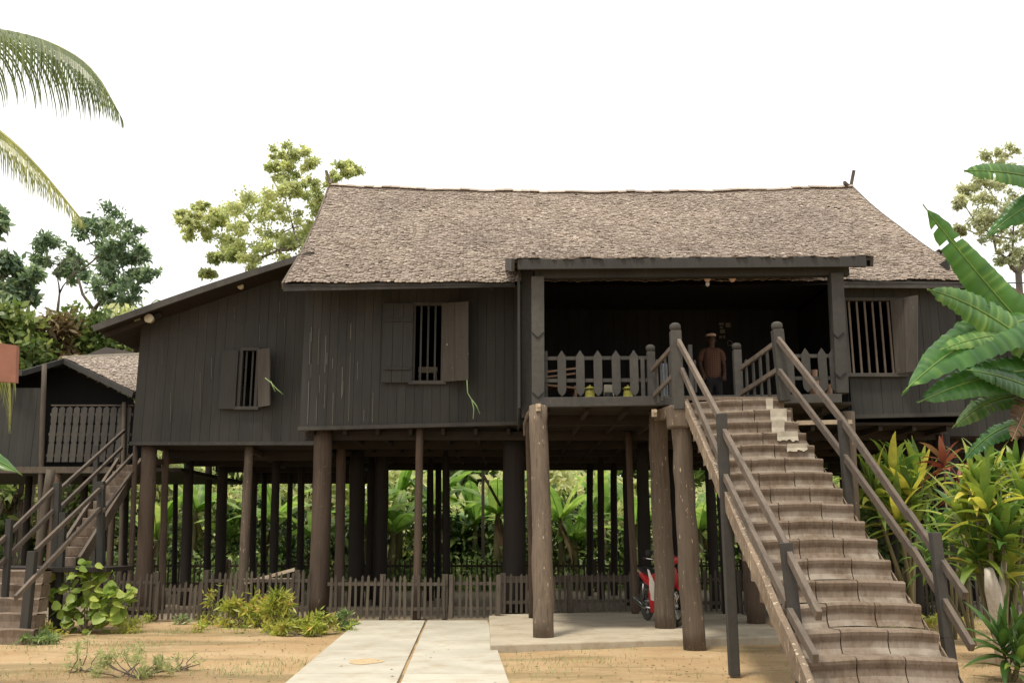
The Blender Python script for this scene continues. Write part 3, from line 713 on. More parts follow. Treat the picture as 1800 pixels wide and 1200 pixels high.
# dust hollows: thin worn skins of pale dust at the foot of each riser
# cement repairs on the upper steps
mb = MB()
for (k, t0, t1) in ((0, .80, .88), (1, .78, .95), (2, .73, .86), (3, .72, .91), (4, .74, .93)):
    L, Rt = step_line(k)
    n = 10; top = []; bot = []
    for i in range(n + 1):
        t = lerp(t0, t1, i / n) - (.0 if k else .0); P = lerp(L, Rt, min(t, .985)); 
        edge = rnd.uniform(-.012, .012)
        h = rise * (.62 if k == 3 else .45 if k == 4 else 1.0)
        top.append([Vector((P.x, P.y + .05, P.z + .018)), Vector((P.x, P.y - .012, P.z + .012)), Vector((P.x + edge, P.y - .004, P.z - h * .5)), Vector((P.x + edge, P.y - .010, P.z - h * .93 + rnd.uniform(-.015, .02)))])
    mb.strip(top, rnd.random())
mb.build_each('cement_patch', M['cement'], st)
# stringers
for side in (0, 1):
    a, b = step_line(0)[side], step_line(17)[side]; s = -1 if side == 0 else 1
    mb = MB()
    n = 34; rows = []
    for i in range(n + 1):
        p = lerp(a, b, i / n); u = rnd.uniform(-.012, .012); x = p.x + s * (.05 if side == 0 else .0)
        top = .04 + u - (.22 if side else 0); 
        rows.append([Vector((p.x + s*.012, p.y - .02, p.z + top - (0.08 if side else .0))), Vector((x + s*.02, p.y - .02, p.z + top - (.08 if side else .01))), Vector((x + s * .02, p.y, p.z - .17 + u)), Vector((p.x + s*.012, p.y, p.z - .17)), Vector((p.x + s*.012, p.y - .02, p.z + top - (0.08 if side else .0)))])
    mb.strip(rows, .5); mb.build('stringer', M['stringer'], st)
# landing
Lx, Rx = step_line(0)[0].x - .12, step_line(0)[1].x + .05
mb = MB(); 
for i in range(7): mb.box(Lx, Rx, lerp(13.08, 14.08, i/7) + .003, lerp(13.08, 14.08, (i+1)/7) - .003, 3.36, 3.41)
mb.build('landing', M['step'], st)
mb = MB(); mb.beam(aY(1200, 717, 13.1) , aY(1152, 732, 15.0), .13, .16); a = aY(1385, 714, 13.3); mb.beam(a + Vector((0, 0, -.1)), a + Vector((.1, 1.6, -.12)), .12, .16); mb.build_each('landing_beam', M['stringer'], st)
mb = MB(); p = aY(1497, 741, 13.3); q = aY(1400, 743, 13.3); mb.beam(q, p, .05, .06); mb.build('landing_tie', M['plank'], st)
logpost(1195, 722, 1220, 1141, 0, 36, M['pillar'], 13.1, st)
mb = MB(); a = aY(1193, 735, 13.1); mb.box(a.x - .16, a.x + .13, 12.94, 13.2, a.z - .15, a.z + .17); mb.build('post_cap', M['pillar'], st, bevel=.03)
def postbox(pxt, pyt, pxb, pyb, Y, w, Yb=None, zb=None, name='newel_post', ball=False, mat='trim'):
    t = aY(pxt, pyt, Y); b = aY(pxb, pyb, Yb or Y)
    if zb is not None: b = aZ(pxb, pyb, zb); t = aY(pxt, pyt, b.y)
    W = w / F * b.y; mb = MB(); mb.beam(b, t, W, W, up=(0, 1, 0))
    if ball:
        mb.lathe((t.x, t.y, t.z - .01), [(W*.42, 0), (W*.38, W*.1), (W*.5, W*.2), (W*.54, W*.4), (W*.52, W*.65), (W*.28, W*.85)], 12)
    return mb.build(name, M[mat], st, bevel=.008)
postbox(1187, 582, 1193, 720, 13.0, 19, ball=True)
postbox(1366, 580, 1379, 705, 13.0, 19, ball=True)
postbox(1268, 727, 1291, 1187, 0, 17, zb=0.0, name='rail_post')
b = aY(1402, 1200, 8.55); 
postbox(1381, 953, 1412, 1215, 8.45, 19, name='rail_post'); 
# extend that post to the ground
mb = MB(); e = aY(1412, 1215, 8.45); W = 19/F*8.45; mb.beam((e.x + .03, e.y, -.03), e + Vector((0, 0, .01)), W * .97, W * .97, up=(0, 1, 0)); mb.build('rail_post', M['trim'], st)
postbox(1481, 738, 1493, 890, 11.3, 15, name='rail_post')
mb = MB(); e = aY(1493, 890, 11.3); mb.beam((e.x + .05, 11.3, 0), e + Vector((0, 0, .01)), .10, .10, up=(0,1,0)); mb.build('rail_post', M['trim'], st)
postbox(1643, 935, 1664, 1120, 9.3, 17, name='rail_post')
mb = MB(); e = aY(1664, 1120, 9.3); mb.beam((e.x + .04, 9.3, -.02), e + Vector((0, 0, .01)), .092, .092, up=(0,1,0)); mb.build('rail_post', M['trim'], st)
def handrail(pts, w=.05, h=.085, name='handrail'):
    mb = MB(); P = [aY(*p) for p in pts]
    for a, b in zip(P[:-1], P[1:]): mb.beam(a, b, w, h)
    return mb.build(name, M['rail'], st, bevel=.006)
Yp1 = aZ(1291, 1187).y
handrail([(1193, 600, 12.9), (1266, 736, Yp1 + .05)]); handrail([(1272, 757, Yp1), (1383, 962, 8.45)]); handrail([(1387, 975, 8.43), (1440, 1082, 7.6)])
handrail([(1199, 650, 12.9), (1270, 815, Yp1 + .03)]); handrail([(1275, 838, Yp1 - .05), (1384, 1062, 8.5)]); handrail([(1388, 1075, 8.4), (1434, 1158, 7.6)])
handrail([(1368, 596, 12.9), (1483, 742, 11.25), (1600, 910, 10.0)]); handrail([(1596, 900, 9.95), (1697, 1047, 8.9)])
handrail([(1370, 652, 12.9), (1487, 806, 11.25), (1608, 975, 9.95)]); handrail([(1604, 965, 9.9), (1709, 1138, 8.8)])
handrail([(1146, 650, 14.1), (1187, 604, 13.0)], .04, .07); handrail([(1150, 694, 14.1), (1188, 655, 13.0)], .04, .07)
handrail([(1301, 648, 14.1), (1364, 602, 13.0)], .04, .07); handrail([(1303, 691, 14.1), (1366, 650, 13.0)], .04, .07)
mb = MB()
for i in range(1, 5):
    t = i / 5
    for (xa, xb) in ((1149, 1187), (1302, 1366)):
        p = lerp(aY(xa, 690, 14.15), aY(xb, 690, 13.05), t); p.z = 3.44; mb.beam(p, p + Vector((0, 0, .66)), .02, .10, up=(0, 1, 0))
mb.build_each('baluster', M['trim'], st)

# ================================================================== LEFT WING
wing = thing('stilt_house', 'dark timber side wing with sloping roof and one barred window, left of the main house', 'house', (-6, 18.6, 0))
YW = 18.7
def wing_roof_z(x):   # from pixel line of the wall top
    return None
va, vb = aY(165, 574, 17.9), aY(548, 444, 17.9)
mid = aY(350, 502, 17.9)
wb0, wb1 = aY(232, 778, YW), aY(553, 778, YW)
wtl = lineP(va, vb)
ww0, ww1 = aY(423, 715, YW), aY(453, 617, YW)
mb = MB(); wall_planks(mb, YW, wb0.x, bl.x + .3, lambda x: wb0.z, lambda x: wtl(x) - .03, [(ww0.x, ww1.x, ww0.z, ww1.z)], pw=.19)
mb.build('wall', M['wall'], wing)
mb = MB(); mb.box(wb0.x - .03, bl.x + .3, YW - .07, YW + .05, wb0.z - .05, wb0.z + .02); mb.build('bottom_board', M['trim'], wing)
mb = MB(); mb.prism([(wb0.x, YW, wb0.z), (wb0.x, 27, wb0.z), (wb0.x, 27, wtl(wb0.x) - .05), (wb0.x, YW, wtl(wb0.x) - .05)], (.04, 0, 0)); mb.prism([(wb0.x, 27, wb0.z), (bl.x, 27, wb0.z), (bl.x, 27, wtl(bl.x) - .05), (wb0.x, 27, wtl(wb0.x) - .05)], (0, .04, 0)); mb.build('wall', M['wall2'], wing)
mb = MB()
for x, y0, y1 in [(372, 630, 665), (352, 655, 720), (500, 560, 575), (456, 570, 600), (412, 540, 560), (285, 600, 640), (300, 690, 740), (520, 690, 720), (492, 530, 550)]:
    mb.beam(aY(x, y0, YW - .04), aY(x, y1, YW - .04), .005, .01, up=(0, -1, 0))
mb.build_each('seam_strip', M['pale_strip'], wing)
w3 = window(wing, ww0.x, ww1.x, ww0.z, ww1.z, YW, M['trim'], [aY(px, 660, YW).x for px in (432, 443)])
s0, s1 = aY(385, 722, YW - .05), aY(421, 616, YW - .05)
mb = MB(); mb.box(s0.x, s1.x, YW - .125, YW - .085, s0.z + .03, s1.z); mb.build('shutter', M['wall'], w3, bevel=.004)
open_shutter(w3, (aY(455, 614, YW - .08), aY(455, 716, YW - .08)), 476, 612, 712, YW - .3, 0, 0, M['shutterworn'], 1)
# roof slab: rises to the right, runs back
mb = MB(0.4)
n = 16; rows = []
for i in range(n + 1):
    t = i / n; p = lerp(va, vb, t) + Vector((0, 0, .10 * math.sin(math.pi * t) * .4)); rows.append(p)
mb.strip([[p, p + Vector((0, 9.5, 0))] for p in rows]); mb.strip([[p + Vector((0, 0, -.06)), p + Vector((0, 9.5, -.06))] for p in rows][::-1])
wr = mb.build('roof', M['under'], wing)
def wroof(u, v): 
    p = lerp(va, vb, v); return Vector((p.x, p.y + 9.5 * (1 - u), p.z + .04 * math.sin(math.pi * min(1, max(0, v))) + .01))
shingle_roof(wroof, 80, 36).build('shingles', M['shingle'], wr)
mb = MB()
for a, b in zip(rows[:-1], rows[1:]): mb.beam(a + Vector((0, -.02, -.045)), b + Vector((0, -.02, -.045)), .05, .13)
mb.build('verge_board', M['trim'], wr)
mb = MB()
for i in range(6): mb.beam(va + Vector((.1, .3 + i * 1.5, -.12)), va + Vector((1.2, .3 + i*1.5, -.12 + 1.2 * (vb.z - va.z) / (vb.x - va.x))), .07, .10)
mb.build_each('rafter', M['under'], wr)
fl = floor('floor', wb0.x + .05, bl.x - .03, YW + .08, 27, wb0.z + .02, .05); fl.build('floor', M['under'], wing)
mb = MB()
for y in (20.3, 22, 24, 26.9): mb.box(wb0.x + .05, bl.x - .03, y - .07, y + .07, wb0.z - .22, wb0.z - .04)
mb.box(wb0.x + .05, bl.x - .03, 26.96, 27.02, wb0.z - .34, wb0.z); mb.build_each('joist', M['under'], wing)
for (pt, pb, Y, w, m) in [(262, 255, 18.95, 27, 'post'), (237, 234, 18.9, 9, 'post'), (291, 289, 19.6, 12, 'post'), (333, 329, 21.5, 18, 'darkpost'), (368, 367, 24, 12, 'darkpost'), (392, 390, 22.5, 18, 'darkpost'), (437, 429, 18.95, 16, 'pillar'), (466, 465, 26, 10, 'darkpost'), (486, 483, 21.5, 14, 'darkpost'), (530, 530, 23, 12, 'darkpost'), (448, 446, 24, 11, 'darkpost'), (512, 508, 26, 9, 'darkpost'), (311, 309, 26, 9, 'darkpost')]:
    stilt(wing, pt, 800, pb, Y, w, M[m], zt=wb0.z + .0)
mb = MB(); mb.beam(aY(272, 812, 19.2), aY(345, 808, 22), .1, .12); mb.beam(aY(440, 790, 19.1), aY(500, 820, 23), .08, .08); mb.build_each('brace', M['post'], wing)

# ================================================================== RIGHT WING (mostly behind the banana leaves)
rwg = thing('stilt_house', 'dark lean-to wing at the right end of the main house, behind the banana leaves', 'house', (9.5, 18.7, 0))
ra, rb = aY(1655, 441, 17.9), aY(1850, 548, 17.9)
wr2 = lineP(ra, rb)
mb = MB(); wall_planks(mb, YW, brx - .25, 12.2, lambda x: 3.45, lambda x: wr2(x) - .04, pw=.19)
mb.build('wall', M['wall2'], rwg)
mb = MB(); mb.box(12.16, 12.2, YW + .01, 27, 3.45, wr2(12.2)); mb.box(brx + .02, 12.2, 27, 27.04, 3.45, wr2(12.2)); mb.build('wall', M['wall2'], rwg)
mb = MB(.4); rx1 = 12.9
mb.prism([(ra.x + .05, 17.9, ra.z), (rx1, 17.9, wr2(rx1)), (rx1, 27.4, wr2(rx1)), (ra.x + .05, 27.4, ra.z)], (0, 0, -.08)); wrr = mb.build('roof', M['under'], rwg)
shingle_roof(lambda u, v: Vector((lerp(rx1, ra.x, v), 17.9 + 9.5 * u, wr2(lerp(rx1, ra.x, v)) + .01)), 80, 30).build('shingles', M['shingle'], wrr)
mb = MB(); mb.beam((ra.x, 17.87, ra.z - .05), (rx1, 17.87, wr2(rx1) - .05), .05, .14); mb.build_each('verge_board', M['rail'], wrr)
floor('floor', brx + .02, 12.15, YW + .08, 27, 3.47, .05).build('floor', M['under'], rwg)
mb = MB()
for y in (19.5, 22, 24.5, 26.9): mb.box(brx + .02, 12.15, y - .07, y + .07, 3.2, 3.4)
mb.build_each('joist', M['under'], rwg)
for x, y, r_ in ((8.9, 19, .14), (10.4, 19, .1), (12, 19, .14), (9.5, 22, .12), (11, 23, .12), (12, 26, .12), (8.8, 25, .1), (10.2, 26, .1)):
    mb = MB(); mb.tube([(x, y, -.05), (x + rnd.uniform(-.04, .04), y, 1.7), (x, y, 3.42)], [r_, r_ * .97, r_ * .95], 10); mb.build('post', M['darkpost'], rwg, smooth=True)

# ================================================================== FAR LEFT HUT
hut = thing('hut', 'small stilt hut with slatted balcony and shingle roof at the far left edge', 'hut', (-10.5, 22, 0))
YH = 21.5
A = aY(113, 631, 22.0); B = aY(262, 624, 26.0); Cc = aY(236, 690, 20.3); D = aY(300, 700, 23.5); E = aY(42, 652, 20.6); G = aY(-160, 665, 21.5)
mb = MB(.4); mb.add([A, Cc, D, B], [(0, 1, 2, 3)]); mb.add([A, B, B + (E - Cc) * .5, G + Vector((0, 2.5, -.2)), G, E], [(0, 1, 2, 3, 4, 5)])
hr = mb.build('roof', M['under'], hut)
shingle_roof(lambda u, v: lerp(lerp(Cc, D, u), lerp(A, B, u), v) + Vector((0, 0, .03)), 46, 22).build('shingles', M['shingle'], hr)
mb = MB(); mb.beam(A + Vector((0, -.03, -.05)), Cc + Vector((0, -.03, -.05)), .05, .12); mb.beam(A + Vector((0, -.03, -.05)), E + Vector((0, -.03, -.05)), .05, .12); mb.beam(E + Vector((0, -.03, -.05)), G + Vector((0, -.03, -.05)), .05, .12)
mb.build_each('verge_board', M['wall'], hr)
mb = MB(); mb.beam(A + Vector((0, 0, .05)), B + Vector((0, 0, .05)), .12, .05); mb.build('ridge', M['cement'], hr)
mb = MB()
for i in range(7):
    t = (i + .5) / 7; mb.beam(lerp(A, Cc, t) + Vector((0, .05, -.12)), lerp(B, D, t) + Vector((0, 0, -.12)), .06, .08)
mb.build_each('rafter', M['fence'], hr)
f0, f1 = aY(-200, 822, YH), aY(82, 824, YH)
mb = MB(); wall_planks(mb, YH - .6, f0.x, aY(80, 700, YH - .6).x, lambda x: aY(80, 822, YH - .6).z, lambda x: aY(80, 682, YH - .6).z, pw=.17); mb.build('wall', M['wall2'], hut)
mb = MB()
zfl = aY(150, 822, YH - .6).z
yi = YH + 1.2
mb.prism([(f0.x, yi, zfl), (aY(238, 800, 20.9).x, yi, zfl), aY(232, 700, yi), aY(113, 642, yi), aY(42, 660, yi), aY(-160, 676, yi)], (0, .04, 0)); mb.build('inner_wall', M['inside'], hut)
mb = MB()
xx0, xx1 = aY(75, 820, YH - .6).x, aY(226, 820, YH - .6).x
mb.box(f0.x, xx1 + 1.2, YH - .65, YH + 4.5, zfl - .08, zfl); mb.build('floor', M['under'], hut)
mb = MB(); mb.box(f0.x, xx1, YH - .72, YH - .66, zfl - .12, zfl + .02); mb.build('edge_board', M['fence'], hut)
mb = MB(); zt_, zb_ = aY(150, 714, YH - .6).z, aY(150, 814, YH - .6).z
for py in (728, 763, 800): z = aY(150, py, YH - .6).z; mb.box(xx0 + .05, xx1, YH - .60, YH - .56, z - .03, z + .03)
mb.box(xx0 + .05, xx1, YH - .61, YH - .55, zt_ + .01, zt_ + .04); hb = mb.build('balustrade', M['fence'], hut)
mb = MB()
for i in range(11):
    x = lerp(xx0 + .15, xx1 - .1, i / 10); w = .066
    zs = [zb_ + .03, lerp(zb_, zt_, .33), lerp(zb_, zt_, .36), lerp(zb_, zt_, .66), lerp(zb_, zt_, .69), zt_ - .01]
    poly = [(x - w, zb_ + .03), (x + w, zb_ + .03), (x + w, zs[1]), (x + w * .72, zs[1] + .03), (x + w, zs[2] + .04), (x + w, zs[3]), (x + w*.72, zs[3] + .03), (x + w, zs[4] + .04), (x + w, zt_ - .05), (x, zt_), (x - w, zt_ - .05), (x - w, zs[4] + .04), (x - w*.72, zs[3] + .03), (x - w, zs[3]), (x - w, zs[2] + .04), (x - w*.72, zs[1] + .03), (x - w, zs[1])]
    mb.prism([(a, YH - .62, b) for a, b in poly], (0, .02, 0))
mb.build('slat', M['trim'], hb)
for (pt, yt, pb, Y, w, m) in [(78, 640, 72, YH - .65, 9, 'fence'), (219, 707, 216, YH - .65, 8, 'fence'), (90, 825, 62, 20.8, 16, 'fence'), (52, 825, 45, 22.5, 12, 'darkpost'), (100, 825, 92, 20.9, 18, 'post'), (-20, 825, -25, 21, 18, 'darkpost'), (150, 825, 146, 22.6, 12, 'darkpost'), (200, 825, 196, 20.9, 11, 'post'), (185, 825, 183, 24, 9, 'darkpost'), (222, 825, 220, 23.5, 12, 'darkpost')]:
    stilt(hut, pt, yt, pb, Y, w, M[m])

# ================================================================== LEFT STAIRS
ls = thing('staircase', 'narrow side staircase with a landing and dark handrails at the far left', 'staircase', (-7.6, 15, 0))
# lower flight: worn concrete-like timber steps facing the viewer
ZL = 0.98
def bottom_at(px, Y): return aY(px, 1000, Y).x
nlow = 5
for k in range(nlow):
    z1 = ZL * (k + 1) / nlow; y0 = 13.75 + .27 * k
    xr = aY(60 + k * 4, 1100 - 22 * k, y0).x; xl_ = xr - 1.25
    mb = MB(); g = []
    for i in range(9):
        x = lerp(xl_, xr, i / 8); wv = .012 * math.sin(i * 1.3 + k)
        g.append([Vector((x, y0 + .30, z1 - .01)), Vector((x, y0 + .04, z1 + wv)), Vector((x, y0, z1 - .02 + wv)), Vector((x, y0 + .01, z1 - ZL/nlow * .6)), Vector((x, y0 - .005, -.02 if k == 0 else z1 - ZL / nlow - .02))])
    mb.strip(g, rnd.uniform(.05, .35))
    mb.box(xl_ + .02, xr - .01, y0 + .03, y0 + .31, -.02 if k == 0 else z1 - ZL/nlow - .01, z1 - .03, .3)
    mb.build('step', M['step'], ls)
mb = MB(); a = aY(0, 998, 15.1); bb = aY(188, 992, 15.1); 
mb.box(-9.0, aY(188, 998, 15.1).x, 15.1, 16.2, ZL - .05, ZL + .02); mb.build('landing', M['darkpost'], ls)
uL0, uR0 = aY(98, 1000, 15.9), aY(132, 1000, 15.9); uL1, uR1 = aY(212, 806, 20.3), aY(244, 803, 20.3)
uL0.z = uR0.z = ZL; uL1.z = uR1.z = zfl
nu_ = 12
for k in range(nu_):
    a0, b0, a1, b1 = lerp(uL0, uL1, k / nu_), lerp(uR0, uR1, k / nu_), lerp(uL0, uL1, (k+1) / nu_), lerp(uR0, uR1, (k+1) / nu_)
    dz = (zfl - ZL) / nu_; mb = MB(rnd.uniform(.1, .4))
    mb.hexa([a0, b0, Vector((b1.x, b1.y + .03, b0.z)), Vector((a1.x, a1.y + .03, a0.z))], [a0 + Vector((0, 0, dz)), b0 + Vector((0, 0, dz)), Vector((b1.x, b1.y + .03, b0.z + dz)), Vector((a1.x, a1.y + .03, a0.z + dz))])
    mb.build('step', M['step'], ls, bevel=.015)
mb = MB(); mb.beam(uR0 + Vector((.06, 0, .05)), uR1 + Vector((.06, 0, .05)), .05, .26); mb.beam(uL0 + Vector((-.05, 0, .05)), uL1 + Vector((-.05, 0, .05)), .05, .26); mb.build_each('stringer', M['rail'], ls)
def lrail(p, q, w=.045, h=.07):
    mb = MB(); mb.beam(aY(*p), aY(*q), w, h); mb.build('handrail', M['rail'], ls, bevel=.005)
lrail((-60, 1012, 13.6), (103, 851, 15.6)); lrail((103, 862, 15.6), (218, 757, 20.0))
lrail((-60, 1052, 13.6), (103, 888, 15.6)); lrail((103, 895, 15.6), (214, 787, 20.0))
lrail((62, 968, 13.9), (175, 860, 15.9)); lrail((180, 856, 15.9), (236, 797, 20.2))
lrail((27, 1050, 13.3), (175, 894, 15.9)); lrail((182, 897, 15.9), (250, 806, 20.2))
def lpost(pxt, pyt, pxb, Y, w, zb=0, mat='rail'):
    t = aY(pxt, pyt, Y); b = Vector((aY(pxb, 1050, Y).x, Y, zb)); W = w * .8 / F * Y; mb = MB(); mb.beam(b, t, W, W, up=(0, 1, 0)); mb.build('rail_post', M['wall'], ls, bevel=.006)
lpost(101, 848, 98, 15.5, 14, 0, 'trim'); lpost(58, 968, 50, 13.85, 17, 0, 'trim'); lpost(178, 846, 172, 15.95, 14, ZL, 'trim'); lpost(170, 782, 165, 18.3, 10, 0, 'trim'); lpost(17, 912, 12, 14.4, 12, 0, 'trim'); lpost(112, 900, 105, 15.3, 13, 0, 'trim')

# ================================================================== FENCES
def fence(label, pa, pb, y_top, n, Ya, Yb, zb=0.0, mat='fence', posts=(), cat='fence', name='picket_fence', gate=False, h=None, group=None, rails=(0.25, 0.8)):
    a = aY(pa, 1050, Ya); b = aY(pb, 1050, Yb); a.z = b.z = zb
    H = h or (aY(pa, y_top, Ya).z - zb)
    t_ = thing(name, label, cat, a, group)
    mb = MB()
    for i in range(n):
        t = (i + .5) / n; p = lerp(a, b, t) + Vector((rnd.uniform(-.012, .012), -.03, 0)); hh = H * rnd.uniform(.93, 1.04); w = rnd.uniform(.038, .052); ln = rnd.uniform(-.02, .02)
        mb.prism([p + Vector((-w/2, 0, .03)), p + Vector((w/2, 0, .03)), p + Vector((w/2 + ln, 0, hh - .04)), p + Vector((ln, 0, hh)), p + Vector((-w/2 + ln, 0, hh - .04))], (0, .018, 0))
    mb.build('picket', M[mat], t_)
    mb = MB()
    for f_ in rails: mb.beam(a + Vector((0, 0, H * f_)), b + Vector((0, 0, H * f_)), .03, .06)
    mb.build('rail', M[mat], t_)
    for px in posts:
        t = (px - pa) / (pb - pa); p = lerp(a, b, t); mb = MB(); mb.beam(p + Vector((0, .04, -.05)), p + Vector((0, .04, H * 1.02)), .10, .08, up=(0, 1, 0)); mb.build('fence_post', M[mat], t_)
    if gate:
        mb = MB()
        for t in (0.02, .98): p = lerp(a, b, t); mb.beam(p + Vector((0, -.05, .02)), p + Vector((0, -.05, H)), .07, .05, up=(0, 1, 0))
        mb.build_each('stile', M[mat], t_)
    return t_
YF = 17.6
fence('short grey picket fence run between the leafy shrub and the small sagging gate', 168, 272, 1006, 10, 17.6, 17.5, posts=(271,))
fence('small sagging picket gate near the left end of the fence', 276, 356, 1022, 9, 17.4, 17.4, cat='gate', name='picket_gate', gate=True)
fence('weathered picket fence run behind the croton bushes, under the left wing', 358, 548, 1003, 19, 17.7, 17.75, posts=(360, 520))
fence('dark picket fence run ending at the gate by the concrete path', 575, 786, 1010, 19, 17.6, 17.55, posts=(672, 782))
fence('closed picket gate standing at the end of the concrete path', 791, 878, 1009, 8, 17.45, 17.45, cat='gate', name='picket_gate', gate=True, zb=.02)
fence('picket fence run behind the front pillar, right of the path gate', 882, 1122, 1008, 25, 17.8, 18.3, posts=(884, 1000, 1120), zb=.08, rails=(.3, .82, .9))
fence('picket fence run behind the red motorbike and the stairs', 1205, 1500, 1003, 30, 18.4, 18.6, posts=(1206, 1300, 1400), zb=.05)
fence('picket fence run at the right behind the yellow green cordylines', 1505, 1800, 990, 30, 18.2, 18.4, posts=(1650,))
fence('long low dark picket fence behind the house, in front of the banana grove', -40, 1900, 986, 215, 26.9, 27.3, mat='fencedark', h=.86, posts=tuple(range(0, 1900, 130)))

# ================================================================== VEGETATION
nr = np.random.RandomState(5)
def rand_unit(n):
    v = nr.normal(size=(n, 3)); return v / np.linalg.norm(v, axis=1, keepdims=True)
def leaf_cloud(centers, radii, counts, size, aspect=2.2, droop=0.3, hollow=0.35, flat=1.0):
    """pointed leaves scattered through a set of ellipsoid clumps"""
    out = []; T = []
    for c, r, n in zip(centers, radii, counts):
        d = rand_unit(n); rad = hollow + (1 - hollow) * nr.rand(n, 1) ** 0.6
        rr = np.array(r if hasattr(r, '__len__') else (r, r, r * .8))
        p = np.array(c) + d * rad * rr * (1 + .42 * nr.normal(size=(n, 1)))
        ax = rand_unit(n); ax[:, 2] -= droop; ax /= np.linalg.norm(ax, axis=1, keepdims=True)
        nn = rand_unit(n) + np.array([0, -.2, .7]); sd = np.cross(ax, nn); sd /= np.linalg.norm(sd, axis=1, keepdims=True)
        s = size * (.6 + .8 * nr.rand(n, 1)); w = s / aspect
        V = np.stack([p, p + ax * s * .45 + sd * w * .5, p + ax * s, p + ax * s * .45 - sd * w * .5], axis=1)
        out.append(V); T.append(np.clip(.2 + .5 * nr.rand() + nr.normal(size=n) * .22, 0, 1))
    return np.concatenate(out), np.concatenate(T)
def tree(name, label, base, clumps, leafmat, size, barkmat='bark', trunk_r=.2, fork=None, dens=420, aspect=2.2, cat='tree', group=None, droop=.3, sub=4):
    base = Vector(base); t_ = thing(name, label, cat, base, group)
    fork = Vector(fork) if fork else base + Vector((0, 0, 3))
    mb = MB(); mid = lerp(base, fork, .5) + Vector((rnd.uniform(-.15, .15), 0, 0))
    mb.tube([base - Vector((0, 0, .1)), mid, fork], [trunk_r * 1.15, trunk_r * .95, trunk_r * .8], 10, wob=.1)
    cs, rs, ns = [], [], []
    nodes = [(fork, trunk_r * .8)]; cl = sorted([(Vector(c), r) for c, r in clumps], key=lambda q: (q[0] - fork).length)
    far = max((c - fork).length for c, r in cl)
    for c, r in cl:
        best = min(nodes, key=lambda q: (q[0] - c).length + .25 * (q[0] - fork).length)
        p, pr = best; rr = max(trunk_r * .05, min(pr * .8, trunk_r * (.55 - .45 * (c - fork).length / far)))
        m1 = lerp(p, c, .5) + Vector((rnd.uniform(-.12, .12), rnd.uniform(-.12, .12), -.08)) * (c - p).length
        mb.tube([p, m1, c], [min(pr, rr * 1.3), rr * 1.05, rr * .8], 7, wob=.1); nodes.append((c, rr * .8))
        for k in range(sub + 2):
            d = Vector((rnd.gauss(0, 1), rnd.gauss(0, 1), rnd.gauss(0, .8))).normalized(); cc = c + d * r * rnd.uniform(.45, 1.05)
            mb.tube([c, lerp(c, cc, .5) + Vector((0, 0, .05)), cc], [rr * .35, rr * .22, rr * .1], 4)
            q = r * rnd.uniform(.26, .5); cs.append(cc); rs.append((q, q, q * .7)); ns.append(int(dens * (q / r) ** 1.4))
    mb.build('trunk', M[barkmat], t_, smooth=True)
    V, T = leaf_cloud(cs, rs, ns, size, aspect, droop); quads_obj('crown', V, T, M[leafmat], t_); return t_
def px_clumps(lst, Y, spread=1.2):
    out = []
    for px, py, rpx in lst: out.append((aY(px, py, Y + rnd.uniform(-spread, spread)), rpx / F * Y))
    return out

# mango tree at left: two rounded heads
YT1 = 33
b = aY(150, 600, YT1); 
tree('mango_tree', 'dark green mango-like tree with rounded leaf clumps above the hut roof', (b.x - .2, YT1, 0),
     px_clumps([(185, 385, 34), (150, 400, 26), (215, 400, 28), (200, 425, 28), (180, 445, 22)] + [(90, 420, 28), (125, 450, 30), (100, 465, 28), (135, 480, 22), (75, 450, 18)] + [(215, 470, 34), (240, 455, 26), (255, 480, 18), (200, 500, 36), (225, 515, 24), (185, 520, 20), (250, 440, 14)], YT1, .8),
     'leaf_mango', .22, trunk_r=.15, fork=aY(165, 545, YT1), dens=330, aspect=2.6, droop=.5)
tree('tree', 'large yellow green tree with open branching crown behind the left wing roof', (aY(480, 600, 44).x, 44, 0),
     px_clumps([(485, 275, 20), (520, 262, 24), (545, 290, 20), (505, 310, 28), (480, 300, 16), (535, 330, 26), (500, 345, 34), (560, 350, 26), (590, 320, 18), (605, 292, 22), (622, 300, 16), (460, 360, 36), (430, 375, 38), (400, 385, 36), (365, 390, 32), (335, 385, 20), (345, 410, 24), (385, 420, 34), (425, 420, 36), (470, 410, 40), (515, 400, 40), (550, 390, 30), (410, 450, 24), (445, 455, 26), (380, 455, 18), (365, 478, 14), (490, 440, 30), (530, 430, 28), (355, 360, 14)], 44, 1.6),
     'leaf_pale', .17, trunk_r=.22, fork=aY(505, 470, 44), dens=620, aspect=1.6)
tree('tree', 'pale grey green tree behind the right end of the roof', (aY(1790, 600, 40).x, 40, 0),
     px_clumps([(1740, 285, 22), (1770, 275, 22), (1790, 300, 26), (1700, 330, 20), (1730, 325, 26), (1765, 330, 30), (1690, 350, 18), (1720, 360, 28), (1755, 370, 30), (1790, 370, 30), (1720, 395, 24), (1745, 415, 24), (1780, 420, 28), (1690, 400, 12), (1800, 450, 26), (1770, 455, 20), (1830, 330, 40), (1840, 400, 40)], 40, 1.5),
     'leaf_grey', .16, trunk_r=.17, fork=aY(1790, 480, 40), dens=400, aspect=1.7)
tree('tree', 'dark leafy tree cut off by the left edge of the photo', (aY(-40, 600, 30).x, 30, 0),
     px_clumps([(5, 480, 26), (30, 490, 24), (55, 500, 20), (10, 520, 30), (45, 525, 24), (-10, 400, 18), (-30, 440, 30), (65, 480, 12), (-5, 375, 10), (20, 465, 18), (-5, 550, 30)], 30, .8),
     'leaf_mango', .26, trunk_r=.2, fork=aY(-20, 590, 30), dens=220, aspect=1.8)
